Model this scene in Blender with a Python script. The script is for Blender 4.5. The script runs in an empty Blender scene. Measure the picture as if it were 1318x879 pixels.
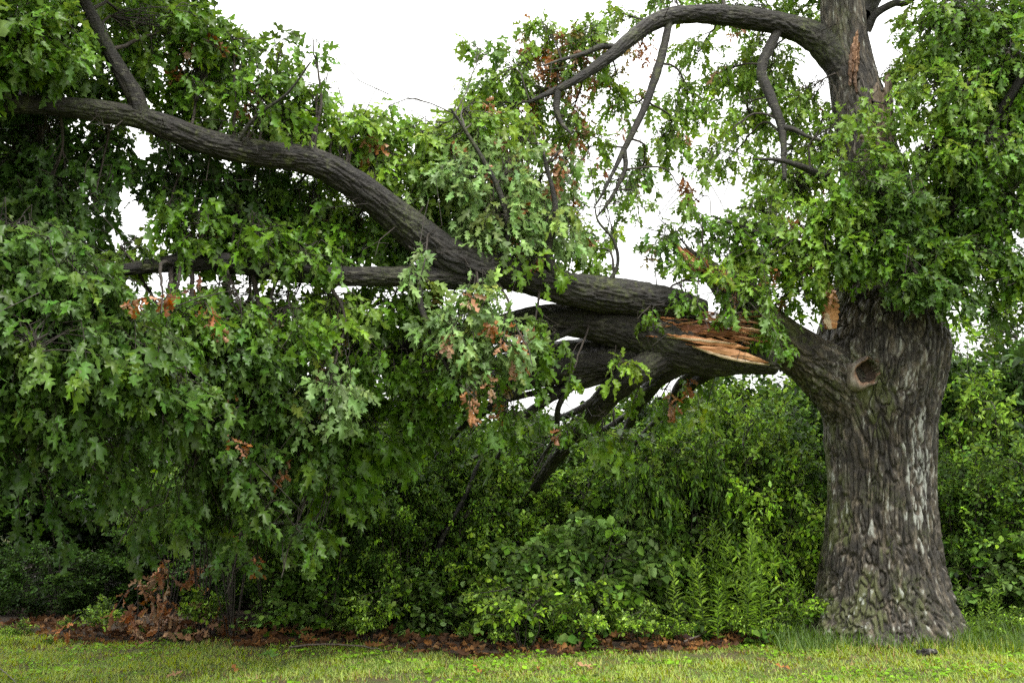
import bpy, math
import numpy as np

# ------------------------------------------------------------------ camera, sky, sun, exposure
scene = bpy.context.scene
F_PX, CX, CY = 1281.0, 659.0, 439.5          # focal length and centre in pixels of the 1318 x 879 photograph
PITCH = math.radians(8.4)
CAM_H = 1.6
cam_data = bpy.data.cameras.new('camera')
cam_data.sensor_width = 36.0
cam_data.lens = 36.0 * F_PX / 1318.0
cam_data.clip_start = 0.05
cam_data.clip_end = 3000.0
cam = bpy.data.objects.new('camera', cam_data)
scene.collection.objects.link(cam)
cam.location = (0, 0, CAM_H)
cam.rotation_euler = (math.radians(90) + PITCH, 0, 0)
scene.camera = cam

SUN_EL, SUN_AZ = math.radians(60), math.radians(158)   # azimuth clockwise from +Y: behind the camera, to its right
world = bpy.data.worlds.new('World')
scene.world = world
world.use_nodes = True
wn = world.node_tree.nodes
wl = world.node_tree.links
wn.clear()
w_out = wn.new('ShaderNodeOutputWorld')
w_bg = wn.new('ShaderNodeBackground')
w_sky = wn.new('ShaderNodeTexSky')
w_sky.sky_type = 'NISHITA'
w_sky.sun_disc = False
w_sky.sun_elevation = SUN_EL
w_sky.sun_rotation = SUN_AZ
w_sky.dust_density = 5.0
w_mix = wn.new('ShaderNodeMix')
w_mix.data_type = 'RGBA'
w_mix.inputs[0].default_value = 0.9            # an even white cloud sheet over the blue
# the cloud sheet follows the standard overcast sky: luminance grows evenly from horizon to zenith
w_tc = wn.new('ShaderNodeTexCoord')
w_sep = wn.new('ShaderNodeSeparateXYZ')
wl.new(w_tc.outputs['Generated'], w_sep.inputs[0])
w_mr = wn.new('ShaderNodeMapRange')
w_mr.inputs['To Min'].default_value = 6.5
w_mr.inputs['To Max'].default_value = 19.5
wl.new(w_sep.outputs['Z'], w_mr.inputs[0])
w_cl = wn.new('ShaderNodeMix')
w_cl.data_type = 'RGBA'
w_cl.blend_type = 'MULTIPLY'
w_cl.inputs[0].default_value = 1.0
w_cl.inputs[6].default_value = (1.0, 1.0, 0.975, 1)
wl.new(w_mr.outputs[0], w_cl.inputs[7])
wl.new(w_cl.outputs[2], w_mix.inputs[7])
wl.new(w_sky.outputs[0], w_mix.inputs[6])
wl.new(w_mix.outputs[2], w_bg.inputs[0])
w_bg.inputs[1].default_value = 0.105
wl.new(w_bg.outputs[0], w_out.inputs[0])

sun_data = bpy.data.lights.new('sun', 'SUN')
sun_data.energy = 1.5
sun_data.angle = math.radians(12)
sun_data.color = (1.0, 0.97, 0.92)
sun = bpy.data.objects.new('sun', sun_data)
scene.collection.objects.link(sun)
sun.rotation_euler = (math.radians(90) - SUN_EL, 0, math.pi - SUN_AZ)
sun.location = (0, -20, 30)

scene.view_settings.view_transform = 'Standard'
scene.view_settings.look = 'None'
scene.view_settings.gamma = 1.0
scene.view_settings.exposure = 1.15
scene.view_settings.use_curve_mapping = False
scene.render.engine = 'CYCLES'
scene.cycles.use_denoising = False
scene.cycles.max_bounces = 8
scene.cycles.diffuse_bounces = 1
scene.cycles.transmission_bounces = 4
scene.cycles.transparent_max_bounces = 4

# ------------------------------------------------------------------ helpers
COL = scene.collection
rng = np.random.default_rng(7)
SIN, COS = math.sin(PITCH), math.cos(PITCH)


def at(px, py, Y):
    """Point at world depth Y in the direction of a photograph pixel."""
    u, v = (px - CX) / F_PX, (CY - py) / F_PX
    t = Y / (COS - v * SIN)
    return np.array([u * t, Y, CAM_H + t * (SIN + v * COS)])


def mpp(py, Y):
    """Metres per photograph pixel there."""
    v = (CY - py) / F_PX
    return Y / (COS - v * SIN) / F_PX


def ground_at(px, py):
    u, v = (px - CX) / F_PX, (CY - py) / F_PX
    t = -CAM_H / (SIN + v * COS)
    return np.array([u * t, t * (COS - v * SIN), 0.0])


def project(P):
    d = P - np.array([0, 0, CAM_H])
    zc = d[:, 1] * COS + d[:, 2] * SIN
    up = -d[:, 1] * SIN + d[:, 2] * COS
    zc = np.maximum(zc, 0.01)
    return CX + F_PX * d[:, 0] / zc, CY - F_PX * up / zc, zc


def unit(v):
    v = np.asarray(v, float)
    return v / (np.linalg.norm(v, axis=-1, keepdims=True) + 1e-9)


class Acc:
    """Collects triangles with one colour per vertex."""
    def __init__(self):
        self.v, self.f, self.c, self.n = [], [], [], 0

    def add(self, v, f, c=None):
        v = np.asarray(v, np.float32).reshape(-1, 3)
        self.v.append(v)
        self.f.append(np.asarray(f, np.int64).reshape(-1, 3) + self.n)
        if c is None:
            c = (0.5, 0.5, 0.5)
        c = np.asarray(c, np.float32)
        if c.ndim == 1:
            c = np.tile(c, (len(v), 1))
        self.c.append(c)
        self.n += len(v)

    def mesh(self, name, mat, smooth=True):
        V = np.concatenate(self.v)
        F = np.concatenate(self.f).astype(np.int32)
        C = np.concatenate(self.c)
        m = bpy.data.meshes.new(name)
        m.vertices.add(len(V))
        m.vertices.foreach_set('co', V.ravel())
        m.loops.add(F.size)
        m.loops.foreach_set('vertex_index', F.ravel())
        m.polygons.add(len(F))
        m.polygons.foreach_set('loop_start', np.arange(0, F.size, 3, dtype=np.int32))
        m.polygons.foreach_set('loop_total', np.full(len(F), 3, np.int32))
        m.polygons.foreach_set('use_smooth', np.full(len(F), smooth, bool))
        a = m.attributes.new('Col', 'FLOAT_COLOR', 'POINT')
        a.data.foreach_set('color', np.concatenate([C, np.ones((len(C), 1), np.float32)], 1).astype(np.float32).ravel())
        m.update(calc_edges=True)
        m.materials.append(mat)
        return m

    def build(self, name, mat, parent=None, smooth=True):
        return link(name, self.mesh(name, mat, smooth), parent)


def link(name, mesh, parent=None):
    o = bpy.data.objects.new(name, mesh)
    COL.objects.link(o)
    if parent is not None:
        o.parent = parent
        o.matrix_parent_inverse = parent.matrix_basis.inverted() if parent.type == 'EMPTY' else o.matrix_parent_inverse
    return o


def thing(name, label, cat, loc=(0, 0, 0), rotz=0.0, group=None):
    o = bpy.data.objects.new(name, None)
    COL.objects.link(o)
    o.empty_display_size = 0.2
    o.location = loc
    o.rotation_euler = (0, 0, rotz)
    tag(o, label, cat, group)
    return o


def tag(o, label=None, cat=None, group=None, kind=None):
    if label:
        o['label'] = label
    if cat:
        o['category'] = cat
    if group:
        o['group'] = group
    if kind:
        o['kind'] = kind
    return o


def copy_thing(root, loc, rotz, scale, label=None):
    r = root.copy()
    COL.objects.link(r)
    r.location = loc
    r.rotation_euler = (0, 0, rotz)
    r.scale = scale if hasattr(scale, '__len__') else (scale, scale, scale)
    if label:
        r['label'] = label
    for ch in list(root.children):
        c = ch.copy()
        COL.objects.link(c)
        c.parent = r
    return r


# ---- noise in numpy
def hash3(ix, iy, iz, k):
    h = (ix.astype(np.int64) * 374761393 + iy.astype(np.int64) * 668265263 + iz.astype(np.int64) * 2147483647 + k * 1274126177) & 0xffffffff
    h = ((h ^ (h >> 13)) * 1274126177) & 0xffffffff
    h = ((h ^ (h >> 16)) * 2246822519) & 0xffffffff
    return ((h ^ (h >> 15)) & 0xffffff) / float(0xffffff)


def vnoise(P, k=0):
    i = np.floor(P).astype(np.int64)
    f = P - i
    f = f * f * (3 - 2 * f)
    r = 0
    for dx in (0, 1):
        for dy in (0, 1):
            for dz in (0, 1):
                w = (f[:, 0] if dx else 1 - f[:, 0]) * (f[:, 1] if dy else 1 - f[:, 1]) * (f[:, 2] if dz else 1 - f[:, 2])
                r = r + w * hash3(i[:, 0] + dx, i[:, 1] + dy, i[:, 2] + dz, k)
    return r * 2 - 1


def fbm(P, k=0, o=3):
    r, a = 0, 1.0
    for j in range(o):
        r = r + a * vnoise(P * 2 ** j, k + j)
        a *= 0.5
    return r


def crack(P, k=0):
    """F2-F1 of a Voronoi pattern (zero along cracks) and a tone for each cell."""
    i = np.floor(P).astype(np.int64)
    f1 = np.full(len(P), 9.0)
    f2 = np.full(len(P), 9.0)
    tone = np.zeros(len(P))
    for dx in (-1, 0, 1):
        for dy in (-1, 0, 1):
            for dz in (-1, 0, 1):
                c = i + np.array([dx, dy, dz])
                q = np.stack([c[:, a] + hash3(c[:, 0], c[:, 1], c[:, 2], k + a) for a in range(3)], 1)
                d = np.linalg.norm(q - P, axis=1)
                near = d < f1
                tone = np.where(near, q[:, 0] * 13.7 % 1.0, tone)
                f2 = np.minimum(f2, np.maximum(f1, d))
                f1 = np.minimum(f1, d)
    return f2 - f1, tone


def bark_height(L, wide=0.055, long=0.2, k=0):
    """L: local coords (metres) with the third along the grain. Returns height 0..1 and plate tone 0..1."""
    W = L.copy()
    for a in (0, 1):
        W[:, a] += 0.022 * vnoise(L * np.array([7, 7, 3.2]), k + 11 + a) + .008 * vnoise(L * np.array([20, 20, 11]), k + 14 + a)
    c, tone = crack(W / np.array([wide, wide, long]), k)
    h = np.clip(c / 0.38, 0, 1)
    h = h * (2 - h)
    c2, t2 = crack(W / np.array([wide * .9, wide * .9, long * .33]) + 31, k + 3)
    h2 = np.clip(c2 / 0.22, 0, 1)
    rough = vnoise(L / np.array([wide * .25, wide * .25, long * .12]), k + 5)
    return 0.74 * h + 0.14 * h * h2 + 0.12 * (0.5 + 0.5 * rough), .5 * tone + .5 * t2


def furrow_height(L, wide=.06, stretch=7.0, k=0):
    """Long interlacing ridges: furrows run where two stretched noises cross zero."""
    W = L.copy()
    for a in (0, 1):
        W[:, a] += .020 * vnoise(L * np.array([5, 5, 3.0]), k + 11 + a) + .007 * vnoise(L * np.array([22, 22, 14]), k + 14 + a)
    W[:, 2] += .10 * vnoise(L * np.array([6, 6, 2.0]), k + 19) + 1.3 * L[:, 0] + .9 * L[:, 1]      # no level seams
    n1 = np.abs(vnoise(W / np.array([wide, wide, wide * stretch]), k))
    n2 = np.abs(vnoise(W / np.array([wide * 1.4, wide * 1.4, wide * stretch * .8]) + 7.3, k + 1))
    n3 = np.abs(vnoise(W / np.array([wide * .8, wide * .8, wide * 1.7]) + 3.1, k + 2))
    h = np.minimum(np.clip(n1 / .24, 0, 1), np.clip(n2 / .17, 0, 1))
    h = h * (.84 + .16 * np.clip(n3 / .16, 0, 1))
    rough = .6 * vnoise(L / np.array([.014, .014, .03]), k + 5) + .4 * vnoise(L / np.array([.03, .03, .06]), k + 6)
    tone = .47 + .45 * vnoise(W / np.array([wide * 1.2, wide * 1.2, wide * 5]) + 17, k + 8) + .4 * vnoise(L / np.array([.016, .016, .05]), k + 9)
    return .86 * h + .14 * (.5 + .5 * rough), np.clip(tone, 0, 1)


def catmull(pts, step):
    pts = np.asarray(pts, float)
    P = np.vstack([2 * pts[0] - pts[1], pts, 2 * pts[-1] - pts[-2]])
    out = []
    for i in range(1, len(P) - 2):
        p0, p1, p2, p3 = P[i - 1], P[i], P[i + 1], P[i + 2]
        n = max(2, int(np.linalg.norm((p2 - p1)[:3]) / step))
        t = np.linspace(0, 1, n, endpoint=False)[:, None]
        out.append(0.5 * ((2 * p1) + (-p0 + p2) * t + (2 * p0 - 5 * p1 + 4 * p2 - p3) * t ** 2 + (-p0 + 3 * p1 - 3 * p2 + p3) * t ** 3))
    out.append(pts[-1:])
    return np.vstack(out)


def frames(C):
    T = unit(np.gradient(C, axis=0))
    a = np.array([0, 0, 1.0]) if abs(T[0, 2]) < 0.9 else np.array([0, 1.0, 0])
    N = np.zeros_like(T)
    n = unit(np.cross(a, T[0]))
    for i in range(len(T)):
        n = unit(n - T[i] * np.dot(n, T[i]))
        N[i] = n
    return T, N, np.cross(T, N)


def grid_faces(nr, ns):
    i = np.arange(nr - 1)[:, None] * ns
    j = np.arange(ns)[None]
    k = (j + 1) % ns
    a, b, c, d = (i + j), (i + k), (i + ns + k), (i + ns + j)
    return np.concatenate([np.stack([a, b, c], -1).reshape(-1, 3), np.stack([a, c, d], -1).reshape(-1, 3)])


def tube(acc, pts, radii, ns=5, col=None):
    """A thin smooth twig."""
    C = np.asarray(pts, float)
    r = np.asarray(radii, float)
    T, N, B = frames(C)
    th = np.arange(ns) * 2 * np.pi / ns
    V = C[:, None] + r[:, None, None] * (np.cos(th)[None, :, None] * N[:, None] + np.sin(th)[None, :, None] * B[:, None])
    acc.add(V.reshape(-1, 3), grid_faces(len(C), ns), col)


def bark_tube(acc, pts, ns=40, step=0.021, k=0, amp=0.030, wide=0.036, long=0.30, lump=0.07, torn=0.0, furrow=False):
    """pts: rows of x, y, z, radius. A limb with real bark relief; torn > 0 frays its far end."""
    S = catmull(pts, step)
    C, r = S[:, :3], np.maximum(S[:, 3], 0.004)
    T, N, B = frames(C)
    s = np.concatenate([[0], np.cumsum(np.linalg.norm(np.diff(C, axis=0), axis=1))])
    th = np.arange(ns) * 2 * np.pi / ns
    ct, st = np.cos(th), np.sin(th)
    L = np.stack([r[:, None] * ct, r[:, None] * st, np.repeat(s[:, None], ns, 1)], -1).reshape(-1, 3)
    L = L + k * 3.7
    h, tone = furrow_height(L, wide * .85, 7.0, k) if furrow else bark_height(L, wide, long, k)
    h = h.reshape(len(s), ns)
    lp = fbm(L * np.array([3, 3, 2.2]), k + 31, 2).reshape(len(s), ns)
    am = np.minimum(amp, r * 0.2)[:, None]
    R = r[:, None] * (1 + lump * lp) + am * (h - 0.6)
    D = ct[None, :, None] * N[:, None] + st[None, :, None] * B[:, None]
    V = C[:, None] + R[..., None] * D
    if torn > 0:
        w = np.clip((s - (s[-1] - torn)) / torn, 0, 1) ** 2
        j = fbm(np.stack([ct * 6, st * 6, np.zeros(ns) + k], -1), k + 77, 2)
        V = V + (w[:, None] * torn * 0.9 * j[None])[..., None] * T[:, None]
    V = V.reshape(-1, 3)
    F = grid_faces(len(s), ns)
    V = np.vstack([V, C[-1] + T[-1] * r[-1] * 0.3, C[0]])
    m = len(s) * ns
    j = np.arange(ns)
    cap = np.stack([(len(s) - 1) * ns + j, (len(s) - 1) * ns + (j + 1) % ns, np.full(ns, m)], 1)
    acc.add(V, np.concatenate([F, cap]))
    acc.grow = np.concatenate([tone, [0, 0]])
    return C, r


# ------------------------------------------------------------------ materials
def new_mat(name):
    m = bpy.data.materials.new(name)
    m.use_nodes = True
    n = m.node_tree.nodes
    n.clear()
    return m, n, m.node_tree.links


def nd(n, kind, **kw):
    x = n.new('ShaderNode' + kind)
    for a, b in kw.items():
        setattr(x, a, b)
    return x


def leaf_mat(name, from_object=False, rough=0.42, trans=0.24, back=1.35, spec=0.42):
    m, n, l = new_mat(name)
    out = nd(n, 'OutputMaterial')
    if from_object:
        src = nd(n, 'ObjectInfo').outputs['Color']
    else:
        src = nd(n, 'Attribute', attribute_name='Col').outputs['Color']
    geo = nd(n, 'NewGeometry')
    # paler, greyer underside
    hs = nd(n, 'HueSaturation')
    hs.inputs['Saturation'].default_value = 0.8
    hs.inputs['Value'].default_value = back
    l.new(src, hs.inputs['Color'])
    mx = nd(n, 'Mix', data_type='RGBA')
    l.new(geo.outputs['Backfacing'], mx.inputs[0])
    l.new(src, mx.inputs[6])
    l.new(hs.outputs[0], mx.inputs[7])
    # blotches on the blade
    tc = nd(n, 'TexCoord')
    nz = nd(n, 'TexNoise')
    nz.inputs['Scale'].default_value = 28
    nz.inputs['Detail'].default_value = 2
    l.new(tc.outputs['Object'], nz.inputs['Vector'])
    mr = nd(n, 'MapRange')
    mr.inputs['From Min'].default_value = 0.3
    mr.inputs['From Max'].default_value = 0.7
    mr.inputs['To Min'].default_value = 0.8
    mr.inputs['To Max'].default_value = 1.2
    l.new(nz.outputs[0], mr.inputs[0])
    mu = nd(n, 'Mix', data_type='RGBA', blend_type='MULTIPLY')
    mu.inputs[0].default_value = 1.0
    l.new(mx.outputs[2], mu.inputs[6])
    l.new(mr.outputs[0], mu.inputs[7])
    p = nd(n, 'BsdfPrincipled')
    p.inputs['Roughness'].default_value = rough
    p.inputs['Specular IOR Level'].default_value = spec
    l.new(mu.outputs[2], p.inputs['Base Color'])
    t = nd(n, 'BsdfTranslucent')
    h2 = nd(n, 'HueSaturation')
    h2.inputs['Hue'].default_value = 0.485
    h2.inputs['Saturation'].default_value = 1.2
    h2.inputs['Value'].default_value = 1.7
    l.new(mu.outputs[2], h2.inputs['Color'])
    l.new(h2.outputs[0], t.inputs['Color'])
    ms = nd(n, 'MixShader')
    ms.inputs[0].default_value = trans
    l.new(p.outputs[0], ms.inputs[1])
    l.new(t.outputs[0], ms.inputs[2])
    l.new(ms.outputs[0], out.inputs[0])
    return m


def ramp(n, stops):
    r = nd(n, 'ValToRGB')
    e = r.color_ramp.elements
    while len(e) < len(stops):
        e.new(0.5)
    for x, (p, c) in zip(e, stops):
        x.position = p
        x.color = (*c, 1)
    return r


def bark_mat(name, dark=(0.009, 0.0072, 0.005), mid=(0.036, 0.0295, 0.0205), pale=(0.30, 0.29, 0.25), lichen=0.75, moss=0.5, stretch=0.25, horizontal=False, plate=4.6):
    m, n, l = new_mat(name)
    out = nd(n, 'OutputMaterial')
    p = nd(n, 'BsdfPrincipled')
    p.inputs['Roughness'].default_value = 0.62
    p.inputs['Specular IOR Level'].default_value = 0.45
    tc = nd(n, 'TexCoord')
    mp = nd(n, 'Mapping')
    mp.inputs['Scale'].default_value = (stretch, 1, 1) if horizontal else (1, 1, stretch)
    l.new(tc.outputs['Object'], mp.inputs[0])

    def noise(scale, det=4, vec=mp.outputs[0]):
        x = nd(n, 'TexNoise')
        x.inputs['Scale'].default_value = scale
        x.inputs['Detail'].default_value = det
        x.inputs['Roughness'].default_value = 0.65
        l.new(vec, x.inputs['Vector'])
        return x.outputs[0]
    a = ramp(n, [(0.22, dark), (0.5, mid), (0.80, tuple(plate * c for c in mid))])
    at_ = nd(n, 'Attribute', attribute_name='Grow')
    sp = nd(n, 'SeparateColor')
    l.new(at_.outputs['Color'], sp.inputs[0])
    av = nd(n, 'Mix', data_type='FLOAT')
    av.inputs[0].default_value = 0.5
    l.new(noise(16, 6), av.inputs[2])
    l.new(sp.outputs['Blue'], av.inputs[3])
    l.new(av.outputs[0], a.inputs[0])
    # pale weathered plates and lichen in vertical streaks
    b = ramp(n, [(0.53, (0, 0, 0)), (0.66, (1, 1, 1))])
    l.new(noise(26, 5), b.inputs[0])
    b2 = ramp(n, [(0.42, (0, 0, 0)), (0.62, (1, 1, 1))])
    l.new(noise(2.1, 3), b2.inputs[0])
    mm = nd(n, 'Math', operation='MULTIPLY')
    l.new(b.outputs[0], mm.inputs[0])
    l.new(b2.outputs[0], mm.inputs[1])
    m3 = nd(n, 'Math', operation='MULTIPLY')
    m3.inputs[1].default_value = lichen
    l.new(mm.outputs[0], m3.inputs[0])
    mx = nd(n, 'Mix', data_type='RGBA')
    l.new(m3.outputs[0], mx.inputs[0])
    l.new(a.outputs[0], mx.inputs[6])
    mx.inputs[7].default_value = (*pale, 1)
    # moss
    c = ramp(n, [(0.52, (0, 0, 0)), (0.64, (1, 1, 1))])
    l.new(noise(1.6, 5, tc.outputs['Object']), c.inputs[0])
    c2 = ramp(n, [(0.42, (0, 0, 0)), (0.6, (1, 1, 1))])
    l.new(noise(40, 3, tc.outputs['Object']), c2.inputs[0])
    m4 = nd(n, 'Math', operation='MULTIPLY')
    l.new(c.outputs[0], m4.inputs[0])
    l.new(c2.outputs[0], m4.inputs[1])
    m5 = nd(n, 'Math', operation='MULTIPLY')
    m5.inputs[1].default_value = moss
    l.new(m4.outputs[0], m5.inputs[0])
    my = nd(n, 'Mix', data_type='RGBA')
    l.new(m5.outputs[0], my.inputs[0])
    l.new(mx.outputs[2], my.inputs[6])
    my.inputs[7].default_value = (0.075, 0.095, 0.022, 1)
    last = my.outputs[2]
    # moss and lichen painted on by the mesh (attribute: red = moss, green = pale lichen and painted lit streak)
    for ch, colr in (('Red', (0.085, 0.10, 0.025)), ('Green', (0.36, 0.38, 0.34))):
        mz = nd(n, 'Mix', data_type='RGBA')
        l.new(sp.outputs[ch], mz.inputs[0])
        l.new(last, mz.inputs[6])
        mz.inputs[7].default_value = (*colr, 1)
        last = mz.outputs[2]
    l.new(last, p.inputs['Base Color'])
    bp = nd(n, 'Bump')
    bp.inputs['Strength'].default_value = 1.0
    bp.inputs['Distance'].default_value = 0.02
    l.new(noise(70, 5), bp.inputs['Height'])
    l.new(bp.outputs[0], p.inputs['Normal'])
    l.new(p.outputs[0], out.inputs[0])
    return m


def wood_mat(name, a, b, edge, scale=30, grain=(0.12, 1, 1)):
    m, n, l = new_mat(name)
    out = nd(n, 'OutputMaterial')
    p = nd(n, 'BsdfPrincipled')
    p.inputs['Roughness'].default_value = 0.7
    tc = nd(n, 'TexCoord')
    mp = nd(n, 'Mapping')
    mp.inputs['Scale'].default_value = grain
    l.new(tc.outputs['Object'], mp.inputs[0])
    nz = nd(n, 'TexNoise')
    nz.inputs['Scale'].default_value = scale
    nz.inputs['Detail'].default_value = 5
    l.new(mp.outputs[0], nz.inputs['Vector'])
    r = ramp(n, [(0.3, a), (0.55, b), (0.75, edge)])
    l.new(nz.outputs[0], r.inputs[0])
    at_ = nd(n, 'Attribute', attribute_name='Col')
    mu = nd(n, 'Mix', data_type='RGBA', blend_type='MULTIPLY')
    mu.inputs[0].default_value = 1.0
    l.new(r.outputs[0], mu.inputs[6])
    l.new(at_.outputs['Color'], mu.inputs[7])
    l.new(mu.outputs[2], p.inputs['Base Color'])
    bp = nd(n, 'Bump')
    bp.inputs['Strength'].default_value = 0.6
    bp.inputs['Distance'].default_value = 0.01
    l.new(nz.outputs[0], bp.inputs['Height'])
    l.new(bp.outputs[0], p.inputs['Normal'])
    l.new(p.outputs[0], out.inputs[0])
    return m


def ground_mat(name):
    m, n, l = new_mat(name)
    out = nd(n, 'OutputMaterial')
    p = nd(n, 'BsdfPrincipled')
    p.inputs['Roughness'].default_value = 0.95
    tc = nd(n, 'TexCoord')

    def noise(scale, det=5):
        x = nd(n, 'TexNoise')
        x.inputs['Scale'].default_value = scale
        x.inputs['Detail'].default_value = det
        x.inputs['Roughness'].default_value = 0.7
        l.new(tc.outputs['Object'], x.inputs['Vector'])
        return x.outputs[0]
    g = ramp(n, [(0.3, (0.04, 0.065, 0.006)), (0.5, (0.075, 0.11, 0.010)), (0.7, (0.13, 0.14, 0.02))])
    l.new(noise(14), g.inputs[0])
    s = ramp(n, [(0.3, (0.045, 0.032, 0.012)), (0.7, (0.12, 0.085, 0.03))])
    l.new(noise(40), s.inputs[0])
    k = ramp(n, [(0.45, (0, 0, 0)), (0.6, (1, 1, 1))])
    l.new(noise(1.7), k.inputs[0])
    mx = nd(n, 'Mix', data_type='RGBA')
    l.new(k.outputs[0], mx.inputs[0])
    l.new(g.outputs[0], mx.inputs[6])
    l.new(s.outputs[0], mx.inputs[7])
    l.new(mx.outputs[2], p.inputs['Base Color'])
    bp = nd(n, 'Bump')
    bp.inputs['Strength'].default_value = 1
    bp.inputs['Distance'].default_value = 0.03
    l.new(noise(60), bp.inputs['Height'])
    l.new(bp.outputs[0], p.inputs['Normal'])
    l.new(p.outputs[0], out.inputs[0])
    return m


M_LEAF = leaf_mat('oak_leaf', rough=.38, spec=.27)
M_LEAF_O = leaf_mat('oak_leaf_single', from_object=True, rough=.38, spec=.27)
M_SHRUB = leaf_mat('shrub_leaf', rough=0.5, trans=0.18, spec=0.14)
M_DEAD = leaf_mat('dead_leaf', rough=0.75, trans=0.15, back=1.2, spec=0.2)
M_GRASS = leaf_mat('grass_blade', rough=0.55, trans=0.3, back=1.05, spec=0.1)
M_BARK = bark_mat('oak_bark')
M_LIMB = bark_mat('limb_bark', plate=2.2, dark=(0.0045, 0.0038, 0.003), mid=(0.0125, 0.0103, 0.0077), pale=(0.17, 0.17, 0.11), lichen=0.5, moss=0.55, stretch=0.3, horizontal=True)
M_TWIG = bark_mat('twig_bark', plate=1.8, dark=(0.03, 0.023, 0.017), mid=(0.075, 0.057, 0.042), pale=(0.2, 0.17, 0.14), lichen=0.5, moss=0.0, stretch=1)
M_WOOD = wood_mat('torn_wood', (0.24, 0.095, 0.032), (0.38, 0.19, 0.075), (0.48, 0.30, 0.15))
M_WOODP = wood_mat('pale_torn_wood', (0.40, 0.29, 0.18), (0.52, 0.39, 0.25), (0.58, 0.48, 0.34))
M_OLDWOOD = wood_mat('old_grey_wood', (0.09, 0.065, 0.045), (0.19, 0.15, 0.11), (0.28, 0.23, 0.18), 45, (1, 1, .12))
M_GROUND = ground_mat('lawn_ground')

# ------------------------------------------------------------------ leaf shapes
def oak_leaf(seed):
    g = np.random.default_rng(seed)
    mid = np.array([[0, 0], [0, .32], [0, .56], [0, .82], [0, 1.0]])
    side = np.array([[.045, .05], [.19, .16], [.23, .25], [.085, .31], [.29, .45], [.33, .58], [.095, .57], [.20, .76], [.24, .88], [.085, .84]])
    R = side * (1 + g.normal(0, .09, side.shape) * np.array([1, .35]))
    Lf = side * np.array([-1, 1]) * (1 + g.normal(0, .09, side.shape) * np.array([1, .35]))
    wx = g.uniform(.68, 1.02)
    R = R * np.array([wx, 1])
    Lf = Lf * np.array([wx, 1])
    pet = np.array([[-.012, -.22], [.012, -.22]])
    P = np.vstack([mid, R, Lf, pet])
    tr = []
    for o, fl in ((5, False), (15, True)):
        a, b1, b2, c, d1, d2, e, f1, f2, h = range(o, o + 10)
        t = [(0, a, 1), (a, c, 1), (a, b1, c), (b1, b2, c), (1, c, 2), (c, e, 2), (c, d1, e), (d1, d2, e), (2, e, 3), (e, h, 3), (e, f1, h), (f1, f2, h), (3, h, 4)]
        tr += [(x, z, y) for x, y, z in t] if fl else t
    tr += [(25, 26, 0)]
    x, y = P[:, 0], P[:, 1]
    fold, bend = g.uniform(.05, .6), g.uniform(.05, .95)
    z = fold * np.abs(x) - bend * y * y * .5 + .08 * np.sin(7 * x + 9 * y + seed) + g.normal(0, .35) * x * y
    return np.stack([x, y, z], 1), np.array(tr)


def plain_oak_leaf(seed):
    g = np.random.default_rng(seed + 50)
    wx = g.uniform(.75, 1.05)
    side = np.array([[.22, .2], [.09, .33], [.31, .52], [.10, .6], [.24, .86]])
    R = side * np.array([wx, 1]) * (1 + g.normal(0, .08, side.shape) * np.array([1, .3]))
    P = np.vstack([[[0, -.1], [0, .35], [0, .65], [0, 1]], R, R * np.array([-1, 1])])
    tr = []
    for o, fl in ((4, False), (9, True)):
        b, c, d, e, f = range(o, o + 5)
        t = [(0, b, c), (0, c, 1), (c, d, e), (1, c, e), (1, e, 2), (e, f, 2), (2, f, 3)]
        tr += [(x, z, y) for x, y, z in t] if fl else t
    x, y = P[:, 0], P[:, 1]
    z = g.uniform(.05, .6) * np.abs(x) - g.uniform(.05, .95) * y * y * .5 + .08 * np.sin(7 * x + 9 * y + seed)
    return np.stack([x, y, z], 1), np.array(tr)


def ovate_leaf(w=.3, fold=.3, bend=.25):
    P = np.array([[0, 0], [w, .38], [w * .72, .72], [0, 1], [-w * .72, .72], [-w, .38]])
    z = fold * np.abs(P[:, 0]) - bend * P[:, 1] ** 2 * .6
    return np.column_stack([P, z]), np.array([(0, 1, 2), (0, 2, 3), (0, 3, 4), (0, 4, 5)])


OAK = [oak_leaf(i) for i in range(14)]
PLAIN = [plain_oak_leaf(i) for i in range(10)]
OVATE = [ovate_leaf(.3, .35, .2), ovate_leaf(.27, .2, .45), ovate_leaf(.33, .3, .1)]
NARROW = [ovate_leaf(.12, .4, .3), ovate_leaf(.10, .3, .6), ovate_leaf(.14, .3, .2)]
ROUND = [ovate_leaf(.42, .25, .25), ovate_leaf(.38, .3, .4), ovate_leaf(.45, .2, .1)]


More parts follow.
